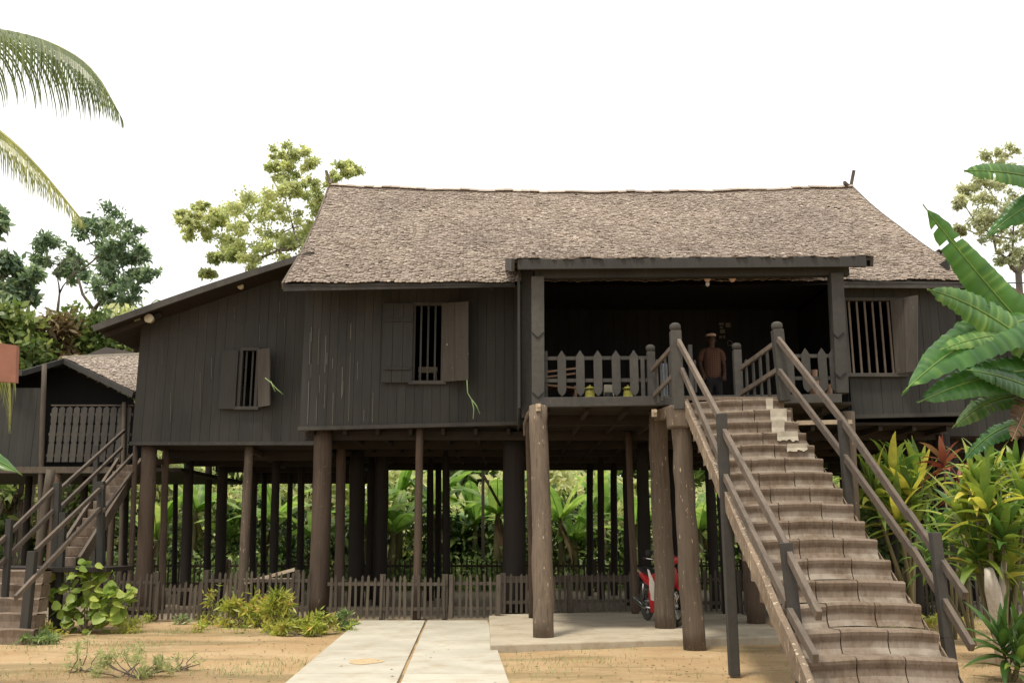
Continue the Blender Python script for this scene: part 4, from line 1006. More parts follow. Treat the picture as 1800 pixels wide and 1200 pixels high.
# bare twig tree
tw = MB(); pb_ = aY(195, 560, 31)
def twig(p, d, l, r, lev):
    q = p + d * l; tw.tube([p, lerp(p, q, .5) + Vector((rnd.uniform(-.05, .05), 0, 0)), q], [r, r * .8, r * .55], 5)
    if lev:
        for k in range(rnd.choice((2, 3))):
            e = (d + Vector((rnd.uniform(-.8, .8), rnd.uniform(-.5, .5), rnd.uniform(-.1, .6)))).normalized(); twig(q, e, l * rnd.uniform(.6, .8), r * .55, lev - 1)
twig(Vector((aY(100, 600, 31).x, 31, 0)), Vector((0, 0, 1)), aY(100, 560, 31).z, .09, 0); twig(aY(100, 560, 31), Vector((0, 0, 1)), .9, .06, 4)
tag(tw.build('bare_tree', M['bark'], smooth=True), 'small bare branched tree between the dark leafy tree and the mango tree', 'tree')

def hedge_bush(label, px, py0, py1, wpx, Y, mat, size, n, name='bush', aspect=2.0, group=None, zlow=0):
    """bush or small tree: clumps filling a column of the picture"""
    t_ = thing(name, label, 'bush', (aY(px, 900, Y).x, Y, 0), group)
    top = aY(px, py0, Y).z; w = wpx / F * Y; x = aY(px, (py0 + py1) / 2, Y).x
    cs, rs, ns = [], [], []
    k = max(6, int(n / 130))
    mb = MB()
    for i in range(k):
        z = rnd.uniform(zlow + .2, top) if rnd.random() < .3 else rnd.uniform(max(zlow, top - 2.6), top - .2); f_ = 1 if zlow < .1 and top < 4 else min(1, .45 + (top - z) * .5); c = (x + rnd.uniform(-1, 1) * w * .42 * f_, Y + rnd.uniform(-.6, .6), z)
        q = rnd.uniform(.12, .24) * max(w, 1.2); cs.append(c); rs.append((q, q, q * .8)); ns.append(int(n / k))
        if i % 3 == 0: mb.tube([(x + rnd.uniform(-.2, .2), Y, 0), (lerp(x, c[0], .5), Y, z * .55), c], [.05, .035, .012], 5)
    mb.build('stem', M['bark'], t_); V, T = leaf_cloud(cs, rs, ns, size, aspect); quads_obj('foliage', V, T, M[mat], t_)
hedge_bush('russet leaved bush rising behind the hut roof', 75, 555, 640, 150, 29, 'leaf_red', .30, 5200, aspect=3)
hedge_bush('tall green bush at the far left behind the hut', 15, 545, 650, 150, 28.5, 'leaf_dark', .28, 9000)
hedge_bush('bright green bush right of the russet bush behind the hut', 150, 552, 640, 150, 30, 'leaf_dark', .26, 9000)
hedge_bush('light green leafy bush between the hut roof and the wing eave', 205, 560, 640, 150, 31, 'leaf_pale', .28, 9000)

# banana plants behind the house
def banana_leaf(mb, base, tip, sag, width, mb_mid=None, segs=22, tear=.12, tint=None, updir=None, fold=.25):
    base = Vector(base); tip = Vector(tip); L = (tip - base).length; up = Vector((0, 0, 1))
    d = (tip - base).normalized(); side = d.cross(up)
    if side.length < .2: side = Vector((1, 0, 0))
    side.normalize()
    if updir is not None: side = (d.cross(Vector(updir))).normalized()
    nrm0 = side.cross(d).normalized()
    mids = []
    for i in range(segs + 1):
        t = i / segs; mids.append(lerp(base, tip, t) + (Vector((0, 0, 1)) * sag * 4 * t * (1 - t)))
    tint = rnd.uniform(.15, .85) if tint is None else tint
    for s in (-1, 1):
        cols = 4; rows = []; dr = 0
        for i in range(segs + 1):
            t = i / segs; w = width / 2 * (math.sin(math.pi * min(1, t * 1.0 + .04) ** .75) ** .55 if 0 < t < 1 else .06)
            ruff = .028 * width * math.sin(i * 1.9 + s) + .012 * width * rnd.uniform(-1, 1)
            if rnd.random() < tear: dr = rnd.uniform(-.12, .12) * width
            row = []
            for c in range(cols + 1):
                u = c / cols; row.append(mids[i] + side * s * w * u * (1 - .12 * fold * u) + nrm0 * (w * (fold * u - fold * 1.5 * u * u)) + nrm0 * ruff * u + Vector((0, 0, dr * u * u * .6)))
            rows.append(row)
        cut = set(i for i in range(2, segs - 1) if rnd.random() < tear * .35)
        if s < 0: rows = [r_[::-1] for r_ in rows]
        n0 = len(mb.v); nr_ = cols + 1; rt = [rnd.gauss(0, .17) for _ in rows]
        mb.strip(rows, min(1, max(0, tint + rnd.uniform(-.06, .06))), skip=(lambda i, k, cut=cut, s=s: i in cut and ((k >= 1) if s > 0 else (k <= cols - 2)) and segs > 30))
        for q in range(n0, len(mb.v)): mb.t[q] = min(1, max(0, mb.t[q] + rt[(q - n0) // nr_]))
    (mb_mid or mb).tube([m + nrm0 * .004 for m in mids], [width * .028 * (1 - .8 * i / segs) + .003 for i in range(segs + 1)], 5, tint=.9)
def banana_plant(label, x, Y, h, nl, L, width, leafmat='leaf_banana_bg', dead=2, group=None):
    t_ = thing('banana_plant', label, 'banana plant', (x, Y, 0), group)
    mb = MB(); mb.tube([(x, Y, -.05), (x + rnd.uniform(-.05, .05), Y, h * .5), (x, Y, h)], [.14, .11, .07], 10, wob=.08); mb.build('stem', M['stem'], t_, smooth=True)
    lf = MB()
    for i in range(nl):
        a = 2 * math.pi * (i + rnd.uniform(-.3, .3)) / nl * 1.618; el = rnd.choice([rnd.uniform(-.25, .5), rnd.uniform(.3, 1.25)]); l = L * rnd.uniform(.75, 1.1)
        tip = Vector((x + math.cos(a) * l * math.cos(el), Y + math.sin(a) * l * math.cos(el) * .8, h + l * math.sin(el) * .8))
        banana_leaf(lf, (x, Y, h - .05 + rnd.uniform(-.1, .1)), tip, l * .16, width * rnd.uniform(.8, 1.1), segs=14, tear=.25)
    lf.build('leaves', M[leafmat], t_)
    if dead:
        d = MB()
        for i in range(dead):
            a = rnd.uniform(0, 6.28); tip = Vector((x + math.cos(a) * .5, Y + math.sin(a) * .4, h * .35)); banana_leaf(d, (x, Y, h - .15), tip, .15, width * .5, segs=10, tear=.4)
        d.build('dry_leaves', M['leaf_dead'], t_)
BN = [(690, 1.7), (760, 2.3), (835, 1.9), (875, 2.5), (700, 2.6), (795, 1.5), (985, 2.2), (1010, 1.6), (1060, 2.4), (1120, 1.9), (1230, 2.0), (640, 1.9), (480, 2.1), (400, 1.6), (560, 1.5), (340, 2.2), (1330, 1.9), (1560, 2.3), (1640, 1.8), (1720, 2.5), (275, 1.5), (1440, 2.0)]
for i, (px, h) in enumerate(BN):
    Y = 28.2 + (i * 37 % 11) * .28
    banana_plant('banana plant in the grove behind the rear fence, seen between the stilts', aY(px, 950, Y).x, Y, h * rnd.uniform(.85, 1.1), 9, 2.0, .55, group='banana plants behind the rear fence')
# undergrowth and far wood: dense mass
def foliage_mass(name, x0, x1, Y0, Y1, z0, z1f, n, size, mat, kind='stuff', ncl=220):
    cs, rs, ns = [], [], []
    for i in range(ncl):
        x = rnd.uniform(x0, x1); z1 = z1f(x); z = z0 + (z1 - z0) * rnd.random() ** .8; q = rnd.uniform(.35, .9)
        cs.append((x, rnd.uniform(Y0, Y1), z)); rs.append((q * 1.2, q, q * .9)); ns.append(int(n / ncl * q / .6))
    V, T = leaf_cloud(cs, rs, ns, size, 2.4, .2); return tag(quads_obj(name, V, T, M[mat]), kind=kind)
tag(foliage_mass('undergrowth', -24, 24, 29.5, 33, 0, lambda x: 2.2 + .5 * math.sin(x * 1.3), 42000, .26, 'leaf_under', ncl=300), 'dense dark undergrowth behind the banana grove', 'undergrowth')
tag(foliage_mass('woodland', -40, 40, 35, 39, 0, lambda x: 3.7 + .8 * math.sin(x * .7) - (0 if abs(x) < 12 else -.8), 80000, .42, 'leaf_pale', ncl=520), 'far sunlit wood behind the house', 'wood')
tag(foliage_mass('ground_cover', -24, 24, 27.6, 29.6, 0, lambda x: .55, 16000, .2, 'leaf_weed', ncl=200), 'low green plants behind the rear fence', 'ground cover')
tag(foliage_mass('forest', -60, 60, 44, 52, 0, lambda x: 6.6 + 0.8 * math.sin(x * .4), 90000, .75, 'leaf_dark', ncl=700), 'far dark forest closing the view', 'forest')
# thicket at right, under the right wing, near
hedge_bush('green bush under the right wing behind the cordylines', 1560, 800, 1000, 130, 22.5, 'leaf_weed', .3, 3000, zlow=0)

# --- foreground banana at the right edge
ban = thing('banana_plant', 'big foreground banana plant whose broad leaves reach in from the right edge', 'banana plant', (6.4, 9.9, 0))
mb = MB(); sx = aY(1862, 700, 9.9).x; mb.tube([(sx + .1, 9.9, -.05), (sx + .05, 9.9, 1.4), (sx, 9.9, 2.9), (sx - .02, 9.9, 3.6)], [.17, .15, .12, .08], 14, wob=.05); mb.build('stem', M['stem'], ban, smooth=True)
def fl_leaf(basep, tipp, sag, width, mat='leaf_banana', tint=None, tear=.06, up=None, fold=.35, segs=58):
    mb = MB(); banana_leaf(mb, aY(*basep), aY(*tipp), sag, width, segs=segs, tear=tear, tint=tint, updir=up, fold=fold); mb.build('leaf', M[mat], ban, smooth=True)
fl_leaf((1880, 330, 10.2), (1694, 300, 9.6), .06, .34, tint=.6, up=(0.1, -1, .25))
fl_leaf((1862, 640, 9.9), (1622, 360, 9.6), -.06, .44, tint=.45, up=(-.5, -.75, .35))
fl_leaf((1905, 335, 9.9), (1728, 424, 10.1), .14, .32, tint=.2, up=(0, -1, .4))
fl_leaf((1850, 640, 9.7), (1629, 508, 9.0), .12, .46, tint=.55, up=(-.25, -1, .3))
fl_leaf((1850, 625, 9.8), (1690, 520, 9.5), .10, .36, tint=.25, up=(-.2, -.7, .6))
fl_leaf((1858, 560, 9.9), (1587, 690, 8.8), .20, .56, tint=.35, up=(-.25, -.85, .5))
fl_leaf((1862, 650, 9.9), (1613, 708, 8.9), .10, .46, tint=.25, up=(0, -.95, .3))
fl_leaf((1820, 590, 9.6), (1652, 616, 9.0), .07, .26, tint=.7, up=(0, -.9, .4))
fl_leaf((1850, 700, 9.7), (1700, 650, 9.0), .05, .3, tint=.15, up=(0, -.9, .3))
fl_leaf((1830, 700, 9.9), (1674, 752, 9.7), .14, .32, 'leaf_mixed', tint=.5, up=(0, -.75, .6), tear=.3)
fl_leaf((1835, 745, 9.9), (1690, 815, 10.2), .16, .40, tint=.1, up=(0, -.5, .85))
fl_leaf((1815, 690, 9.7), (1778, 775, 9.3), .0, .26, 'leaf_dead', tint=.4, up=(0, -1, .1), tear=.5)
fl_leaf((1835, 580, 10.2), (1716, 580, 10.3), .06, .2, tint=.15, up=(0, -.5, .85))

# --- cordylines
def cord_head(mb, c, n, L, w, up=.5, tint0=.3, tv=.3, droop=.25):
    c = Vector(c); droop = rnd.uniform(.12, .5); n = int(n * rnd.uniform(.7, 1.15)); LR = Matrix.Rotation(rnd.uniform(-.35, .35), 3, 'X') @ Matrix.Rotation(rnd.uniform(-.35, .35), 3, 'Y')
    for i in range(n):
        a = i * 2.39996 + rnd.uniform(-.2, .2); t = (i + .5) / n; el = lerp(1.35, -.15, t ** 1.1); l = L * rnd.uniform(.8, 1.15)
        d = Vector((math.cos(a) * math.cos(el), math.sin(a) * math.cos(el), math.sin(el))); d = LR @ d; side = LR @ Vector((-math.sin(a), math.cos(a), 0)); nrm = side.cross(d) * -1
        rows = []; p = c + Vector((0, 0, .22 * (1 - t) - .06)); dd = d.copy()
        for k in range(8):
            s = k / 7; W = w * (math.sin(math.pi * (s * .93 + .07) ** .8)) * .5 + .003 
            rows.append([p - side * W + Vector((0, 0, W * .35)), p, p + side * W + Vector((0, 0, W * .35))])
            dd = (dd + Vector((0, 0, -droop * s * .8))).normalized(); p = p + dd * l / 7
        tt = min(1, max(0, tint0 + rnd.gauss(0, tv))); mb.strip(rows, tt)
def cordyline(label, base, heads, trunk, leafmat='leaf_cord', bark='barkpale', r=.035, L=.48, w=.075, n=26, tint0=.35, tv=.25):
    t_ = thing('cordyline', label, 'plant', base); mb = MB()
    base = Vector(base)
    for h in heads: mb.tube([base - Vector((0, 0, .05)), lerp(base, Vector(h), .4) + Vector((rnd.uniform(-.06, .06), 0, 0)), h], [r * 1.4, r, r * .6], 8, wob=.15)
    mb.build('stem', M['stem'], t_, smooth=True)
    if trunk: mb = MB(); mb.tube(trunk[0], trunk[1], 12, wob=.15); mb.tube([trunk[0][1], trunk[0][2] + Vector((.13, .05, -.02)), trunk[0][3] + Vector((.22, .05, .1))], [.05, .045, .03], 10, wob=.15); mb.build('trunk', M[bark], t_, smooth=True)
    for h in heads:
        mb = MB(); cord_head(mb, h, int(n * 1.15), L * 1.2 * rnd.uniform(.9, 1.1), w * 1.3, tint0=tint0 + .04 + rnd.uniform(-.18, .12), tv=tv); mb.build('leaf_rosette', M[leafmat], t_, smooth=True)
g0 = aZ(1768, 1165)
cordyline('tall yellow green cordyline on a whitish trunk at the right edge', (g0.x, g0.y, 0),
    [aY(1715, 870, 11.6), aY(1735, 905, 11.3), aY(1765, 955, 11.2), aY(1800, 900, 11.6), aY(1720, 985, 11.5), aY(1790, 860, 12.0), aY(1745, 850, 11.9), aY(1700, 930, 11.8), aY(1720, 1000, 11.7), aY(1770, 1010, 11.5), aY(1750, 905, 11.7), aY(1800, 980, 11.9)],
    ([Vector((g0.x, g0.y, -.05)), aY(1755, 1090, g0.y - .1), aY(1745, 1035, g0.y - .3), aY(1738, 1000, g0.y - .4)], [.10, .09, .085, .05]))
g1 = aZ(1600, 1060)
cordyline('yellow green cordyline clump behind the right handrail of the stairs', (aY(1595, 1000, 15.8).x, 15.8, 0),
    [aY(1570, 850, 15.5), aY(1600, 880, 15.2), aY(1540, 890, 15.4), aY(1580, 920, 15.1), aY(1620, 850, 15.9), aY(1530, 860, 16.0), aY(1610, 930, 15.6)], None, L=.62, w=.10, n=22, tint0=.45, tv=.3)
cordyline('dark red cordyline between the two yellow green ones', (aY(1668, 1000, 14.5).x, 14.5, 0), [aY(1660, 822, 14.5), aY(1690, 870, 14.7)], None, 'leaf_cordred', 'bark', .018, .36, .075, 14, .4, .3)
g2 = aZ(1775, 1195)
cordyline('small green cordyline at the bottom right corner', (g2.x, g2.y, 0), [aY(1765, 1150, g2.y), aY(1795, 1135, g2.y + .2), aY(1790, 1175, g2.y - .1)], None, 'leaf_cord', 'barkpale', .02, .38, .06, 18, .1, .12)
cordyline('green cordyline low behind the whitish trunk at the right', (aY(1700, 1000, 13.5).x, 13.5, 0), [aY(1660, 960, 13.6), aY(1700, 1010, 13.4), aY(1690, 900, 13.8), aY(1640, 1000, 14)], None, 'leaf_cord', 'bark', .02, .5, .07, 20, .12, .15)

# --- coconut palm at left
palm = thing('coconut_palm', 'coconut palm whose drooping fronds reach in from the left edge', 'palm', (-8.2, 8.9, 0))
pc = aY(-330, 250, 8.9)
mb = MB(); mb.tube([(pc.x - .6, 8.9, -.05), (pc.x - .35, 8.9, 2.2), (pc.x - .1, 8.9, 4.2), pc], [.17, .14, .12, .11], 12, wob=.06); mb.build('trunk', M['bark'], palm, smooth=True)
def frond(pts, Lmax, mat, hang=.9, n=70, w=.035, side_tilt=.35, lead=.45, tint0=.4):
    P = [Vector(p) for p in pts]
    def cr(t):  # catmull-rom
        m = len(P) - 1; x = t * m; i = min(int(x), m - 1); f = x - i
        p0, p1, p2, p3 = P[max(i-1, 0)], P[i], P[i+1], P[min(i+2, m)]
        return .5 * ((2*p1) + (p2 - p0) * f + (2*p0 - 5*p1 + 4*p2 - p3) * f*f + (3*p1 - p0 - 3*p2 + p3) * f**3)
    mid = MB(.8); mid.tube([cr(i / 24) for i in range(25)], [.026 * (1 - .85 * i / 24) + .003 for i in range(25)], 6)
    fr = mid.build('frond', M[mat], palm, smooth=True)
    mb = MB()
    for i in range(n):
        t = .06 + .94 * i / (n - 1); p = cr(t); d = (cr(min(1, t + .02)) - cr(t - .02)).normalized(); side = d.cross(Vector((0, 0, 1))).normalized()
        l = Lmax * (math.sin(math.pi * (t * .72 + .2)) ** .8) * (1 - .55 * t ** 5)
        for s in (-1, 1):
            dr = (side * s * side_tilt + d * lead + Vector((0, 0, .12))).normalized(); q = p.copy(); rows = []; tl = l * rnd.uniform(.88, 1.08); wn_ = side.cross(Vector((0,0,1)))
            for k in range(7):
                u = k / 6; W = w * .5 * (1 - u) ** .6 * (1 if k else .6) + .001; rows.append([q - d * W, q + d * W])
                dr = (dr + Vector((0, 0, -hang * (.35 + .3 * u)))).normalized(); q = q + dr * tl / 6
            mb.strip(rows, min(1, max(0, tint0 + rnd.gauss(0, .15))))
    mb.build('leaflets', M[mat], fr)
frond([pc, aY(-180, 80, 8.9), aY(-60, 52, 8.8), aY(30, 60, 8.7), aY(100, 82, 8.6), aY(160, 122, 8.5), aY(208, 198, 8.4)], 1.08, 'leaf_palm', n=86, w=.036, hang=1.0)
frond([pc, aY(-150, 190, 8.6), aY(-60, 195, 8.4), aY(10, 240, 8.3), aY(72, 300, 8.2), aY(142, 385, 8.1)], .75, 'leaf_palmy', n=76, w=.034, hang=.7, lead=.7)
frond([pc, aY(-190, 420, 8.3), aY(-80, 500, 8.1), aY(-20, 570, 8.0), aY(12, 640, 7.9), aY(18, 745, 7.9)], .6, 'leaf_palmy', n=50, w=.032, hang=.8, lead=.8)
frond([pc, pc + Vector((-.8, .8, .7)), pc + Vector((-1.8, 1.6, .4)), pc + Vector((-2.6, 2.4, -.8))], .8, 'leaf_palm')
frond([pc, pc + Vector((-.9, -.8, .8)), pc + Vector((-2, -1.6, .6)), pc + Vector((-3, -2.2, -.8))], .8, 'leaf_palm')
frond([pc, pc + Vector((-1.0, 0, 1.1)), pc + Vector((-2.2, .1, 1.0)), pc + Vector((-3.4, .2, -.4))], .8, 'leaf_palm')
# small far palm tips behind the wing roof
fp = thing('palm', 'small far palm whose frond tips show above the wing roof at left', 'palm', (aY(250, 600, 36).x, 36, 0))
mb = MB(); fb = aY(252, 560, 36); mb.tube([(fb.x, 36, 0), fb], [.12, .09], 8); mb.build('trunk', M['bark'], fp)
mb = MB()
for i in range(9):
    a = i * .7; d = Vector((math.cos(a), math.sin(a), 0)); pts = [fb + d * (k * .28) + Vector((0, 0, .42 * k - .07 * k * k)) for k in range(7)]
    mb.tube(pts, [.02] * 7, 4)
    for k in range(1, 6):
        for s in (-1, 1):
            for f_ in (0, .33, .66):
                q = lerp(pts[k], pts[k+1], f_); sd = Vector((-d.y, d.x, 0)) * s; mb.add([q, q + d * .06, q + sd * .4 + d * .25 + Vector((0, 0, -.35))], [(0, 1, 2)])
mb.build('crown', M['leaf_dark'], fp)
# single banana leaf reaching in at left
bl2 = thing('banana_plant', 'banana plant off the left edge with one green leaf tip showing beside the stairs', 'banana plant', (aY(-120, 1000, 9.5).x, 9.5, 0))
mb = MB(); x_ = aY(-130, 1000, 9.5).x; mb.tube([(x_, 9.5, -.05), (x_, 9.5, 1.2), (x_ + .05, 9.5, 2.2)], [.12, .1, .07], 10); mb.build('stem', M['stem'], bl2)
mb = MB(); banana_leaf(mb, aY(-130, 790, 9.5), aY(39, 835, 9.2), .10, .26, tint=.6, updir=(0, -.6, .8)); mb.build('leaf', M['leaf_banana'], bl2, smooth=True)
mb = MB(); banana_leaf(mb, aY(-130, 790, 9.5), aY(-250, 640, 9.6), .1, .4, tint=.5); mb.build('leaf', M['leaf_banana'], bl2, smooth=True)

# --- broad leaved shrub at the left stairs
def round_leaves(mb, c, r, n, size, yflat=.6):
    for i in range(n):
        d = Vector((rnd.gauss(0, 1), rnd.gauss(0, 1) * yflat, rnd.gauss(0, 1))).normalized() * r * rnd.random() ** .35; p = Vector(c) + d
        nn = Vector((rnd.gauss(0, .5), -.45 + rnd.gauss(0, .5), .75 + rnd.gauss(0, .3))).normalized(); a = nn.cross(Vector((1, 0, 0))).normalized(); b = nn.cross(a); s = size * rnd.uniform(.5, 1.25); th = rnd.uniform(0, 6.28)
        pts = [p - nn * s * .06]
        for k in range(9):
            t = th + 2 * math.pi * k / 9; rr = s * (.5 + .07 * math.cos(t - th) + .05 * math.sin(3 * t)); pts.append(p + a * math.cos(t) * rr + b * math.sin(t) * rr + nn * s * .05 * math.sin(2 * t))
        mb.add(pts, [(0, k + 1, (k + 1) % 9 + 1) for k in range(9)], min(1, max(0, rnd.gauss(.5, .25))))
sb_ = aZ(150, 1112); shr = thing('shrub', 'broad-leaved light green shrub growing beside the left stairs', 'shrub', (sb_.x, sb_.y, 0))
mb = MB(); st2 = MB()
for px, py, rp, n in [(145, 1000, 14, 9), (165, 1015, 22, 15), (120, 1030, 28, 20), (160, 1040, 36, 34), (200, 1045, 26, 20), (215, 1055, 16, 9), (110, 1055, 22, 14), (150, 1075, 34, 36), (190, 1075, 24, 18), (160, 1098, 26, 18), (228, 1052, 8, 4)]:
    c = aY(px, py, sb_.y + rnd.uniform(-.15, .25)); round_leaves(mb, c, rp * 1.25 / F * sb_.y, max(4, int(n * .95)), .17); st2.tube([(sb_.x, sb_.y, 0), lerp(sb_, c, .5) + Vector((rnd.uniform(-.05, .05), 0, .03)), c], [.012, .009, .005], 5)
st2.build('stem', M['bark'], shr); mb.build('foliage', M['leaf_shrub'], shr, smooth=True)

# --- croton bushes and weeds
def small_bush(label, px, py_b, wpx, hpx, mat, n, size, cat='bush', name='bush', aspect=4.0, group=None, nc=14):
    b = aZ(px, py_b); w, h = wpx / F * b.y, hpx / F * b.y; t_ = thing(name, label, cat, (b.x, b.y, 0), group)
    cs, rs, ns = [], [], []; st_ = MB()
    for i in range(nc):
        z = h * rnd.uniform(.12, .95) ** 1.2; x = b.x + rnd.uniform(-.55, .55) * w * (1 - .5 * z / h); y = b.y + rnd.uniform(-.3, .3) * w * .6; q = min(w, h) * rnd.uniform(.10, .24)
        cs.append((x, y, z)); rs.append((q, q, q)); ns.append(n // nc); st_.tube([(b.x + rnd.uniform(-.25, .25) * w, y, -.02), (lerp(b.x, x, .6), y, z * .5), (x, y, z)], [.008, .007, .004], 4)
    st_.build('stem', M['bark'], t_); V, T = leaf_cloud(cs, rs, ns, size, aspect, -.1); quads_obj('foliage', V, T, M[mat], t_)
small_bush('loose yellow green croton bush left of the path, leftmost of the fence bushes', 418, 1100, 84, 42, 'leaf_croton', 620, .13)
small_bush('reddish topped croton bush beside the tallest bush', 460, 1100, 55, 48, 'leaf_croton', 480, .12)
small_bush('tallest green bush with narrow leaves at the front fence', 487, 1108, 56, 62, 'leaf_croton', 820, .14, aspect=5)
small_bush('low dense croton bush nearest the path edge', 545, 1115, 110, 38, 'leaf_croton', 1300, .11, nc=12)
small_bush('small dark green plant at the corner of the path', 604, 1108, 30, 34, 'leaf_weed', 300, .11)
small_bush('thin leggy plant in front of the sagging gate', 372, 1096, 40, 62, 'leaf_croton', 160, .11)
small_bush('little weed at the foot of the fence, left of the crotons', 322, 1096, 30, 16, 'leaf_weed', 120, .09)
small_bush('straggly green weed patch on the sand at the bottom left', 235, 1190, 140, 52, 'leaf_pale', 640, .075, cat='weed', name='weed', nc=14)
small_bush('thin sprawling weed left of the straggly patch', 145, 1180, 90, 52, 'leaf_pale', 240, .07, cat='weed', name='weed', nc=9)
small_bush('sparse weed fringe between the patch and the path', 310, 1176, 90, 24, 'leaf_pale', 170, .06, cat='weed', name='weed')
small_bush('low weeds around the foot of the left stair post', 70, 1130, 80, 16, 'leaf_weed', 460, .09, cat='weed', name='weed')
small_bush('ferny weed beside the right stair post behind the handrail', 1610, 1080, 60, 36, 'leaf_dark', 500, .14, cat='weed', name='weed')
# grass tufts and leaf litter
def scatter():
    V, T = [], []
    gx = [(aZ(px, py)) for px, py in [(900, 1136), (1000, 1138), (1100, 1134), (1200, 1128), (1290, 1122), (1240, 1124), (60, 1135), (30, 1120), (300, 1110), (430, 1180), (500, 1165), (250, 1130), (390, 1105), (1250, 1125), (1350, 1118), (1630, 1090), (1680, 1080), (1600, 1070), (1700, 1110), (1040, 1118), (930, 1125), (90, 1185), (880, 1175), (1010, 1160)]]
    for k in range(5200):
        c = gx[nr.randint(len(gx))] if k % 5 else aZ(rnd.uniform(-50, 1850), rnd.uniform(1115, 1230))
        x, y = c.x + nr.normal() * .45, c.y + nr.normal() * .22
        if pathx(y, 0) < x < pathx(y, 2) or (y > 13.2 and -.3 < x < 4.3): continue
        h = rnd.uniform(.02, .055); a = rnd.uniform(0, 6.28); w = .004; ux, uy = math.cos(a), math.sin(a)
        V.append([(x - ux * w, y - uy * w, -.01), (x + ux * w, y + uy * w, -.01), (x + rnd.uniform(-.03, .03), y + rnd.uniform(-.03, .03), h)]); T.append(rnd.random())
    o = quads_obj('grass', np.array(V), np.array(T), M['leaf_weed']); tag(o, 'sparse short grass tufts on the sand', 'grass', kind='stuff')
    V, T = [], []
    for k in range(1500):
        c = aZ(rnd.uniform(-60, 1860), 1090 + 130 * rnd.random() ** 1.2); x, y = c.x, c.y; s = rnd.uniform(.008, .028); a = rnd.uniform(0, 6.28); z = .004
        if pathx(y, 0) < x < pathx(y, 2): 
            if rnd.random() < .93: continue
            z = .024
        if y > 13.2 and -.3 < x < 4.3: continue
        d = np.array([math.cos(a), math.sin(a), 0]) * s; e = np.array([-math.sin(a), math.cos(a), 0]) * s * .5; p = np.array([x, y, z + .002])
        V.append([p - d, p + e + [0, 0, s * .3], p + d, p - e]); T.append(rnd.random())
    o = quads_obj('leaf_litter', np.array(V), np.array(T), M['leaf_dead']); tag(o, 'dry leaf litter and chips scattered on the sand', 'leaf litter', kind='stuff')
scatter()
cs, rs, ns = [], [], []
for i in range(75):
    px = rnd.choice([rnd.uniform(350, 625), rnd.uniform(350, 625), rnd.uniform(170, 350), rnd.uniform(20, 110), rnd.uniform(1560, 1720)]); py = 1088 + 26 * rnd.random() ** 1.5 + (18 if px < 110 else 0)
    c = aZ(px, py); q = rnd.uniform(.05, .13); cs.append((c.x, c.y, q * .7)); rs.append((q * 1.6, q, q)); ns.append(int(60 * rnd.random() + 20))
V, T = leaf_cloud(cs, rs, ns, .085, 3.2, -.2); tag(quads_obj('low_plants', V, T, M['leaf_croton']), 'low loose strip of small plants along the foot of the fence', 'ground cover', kind='stuff')

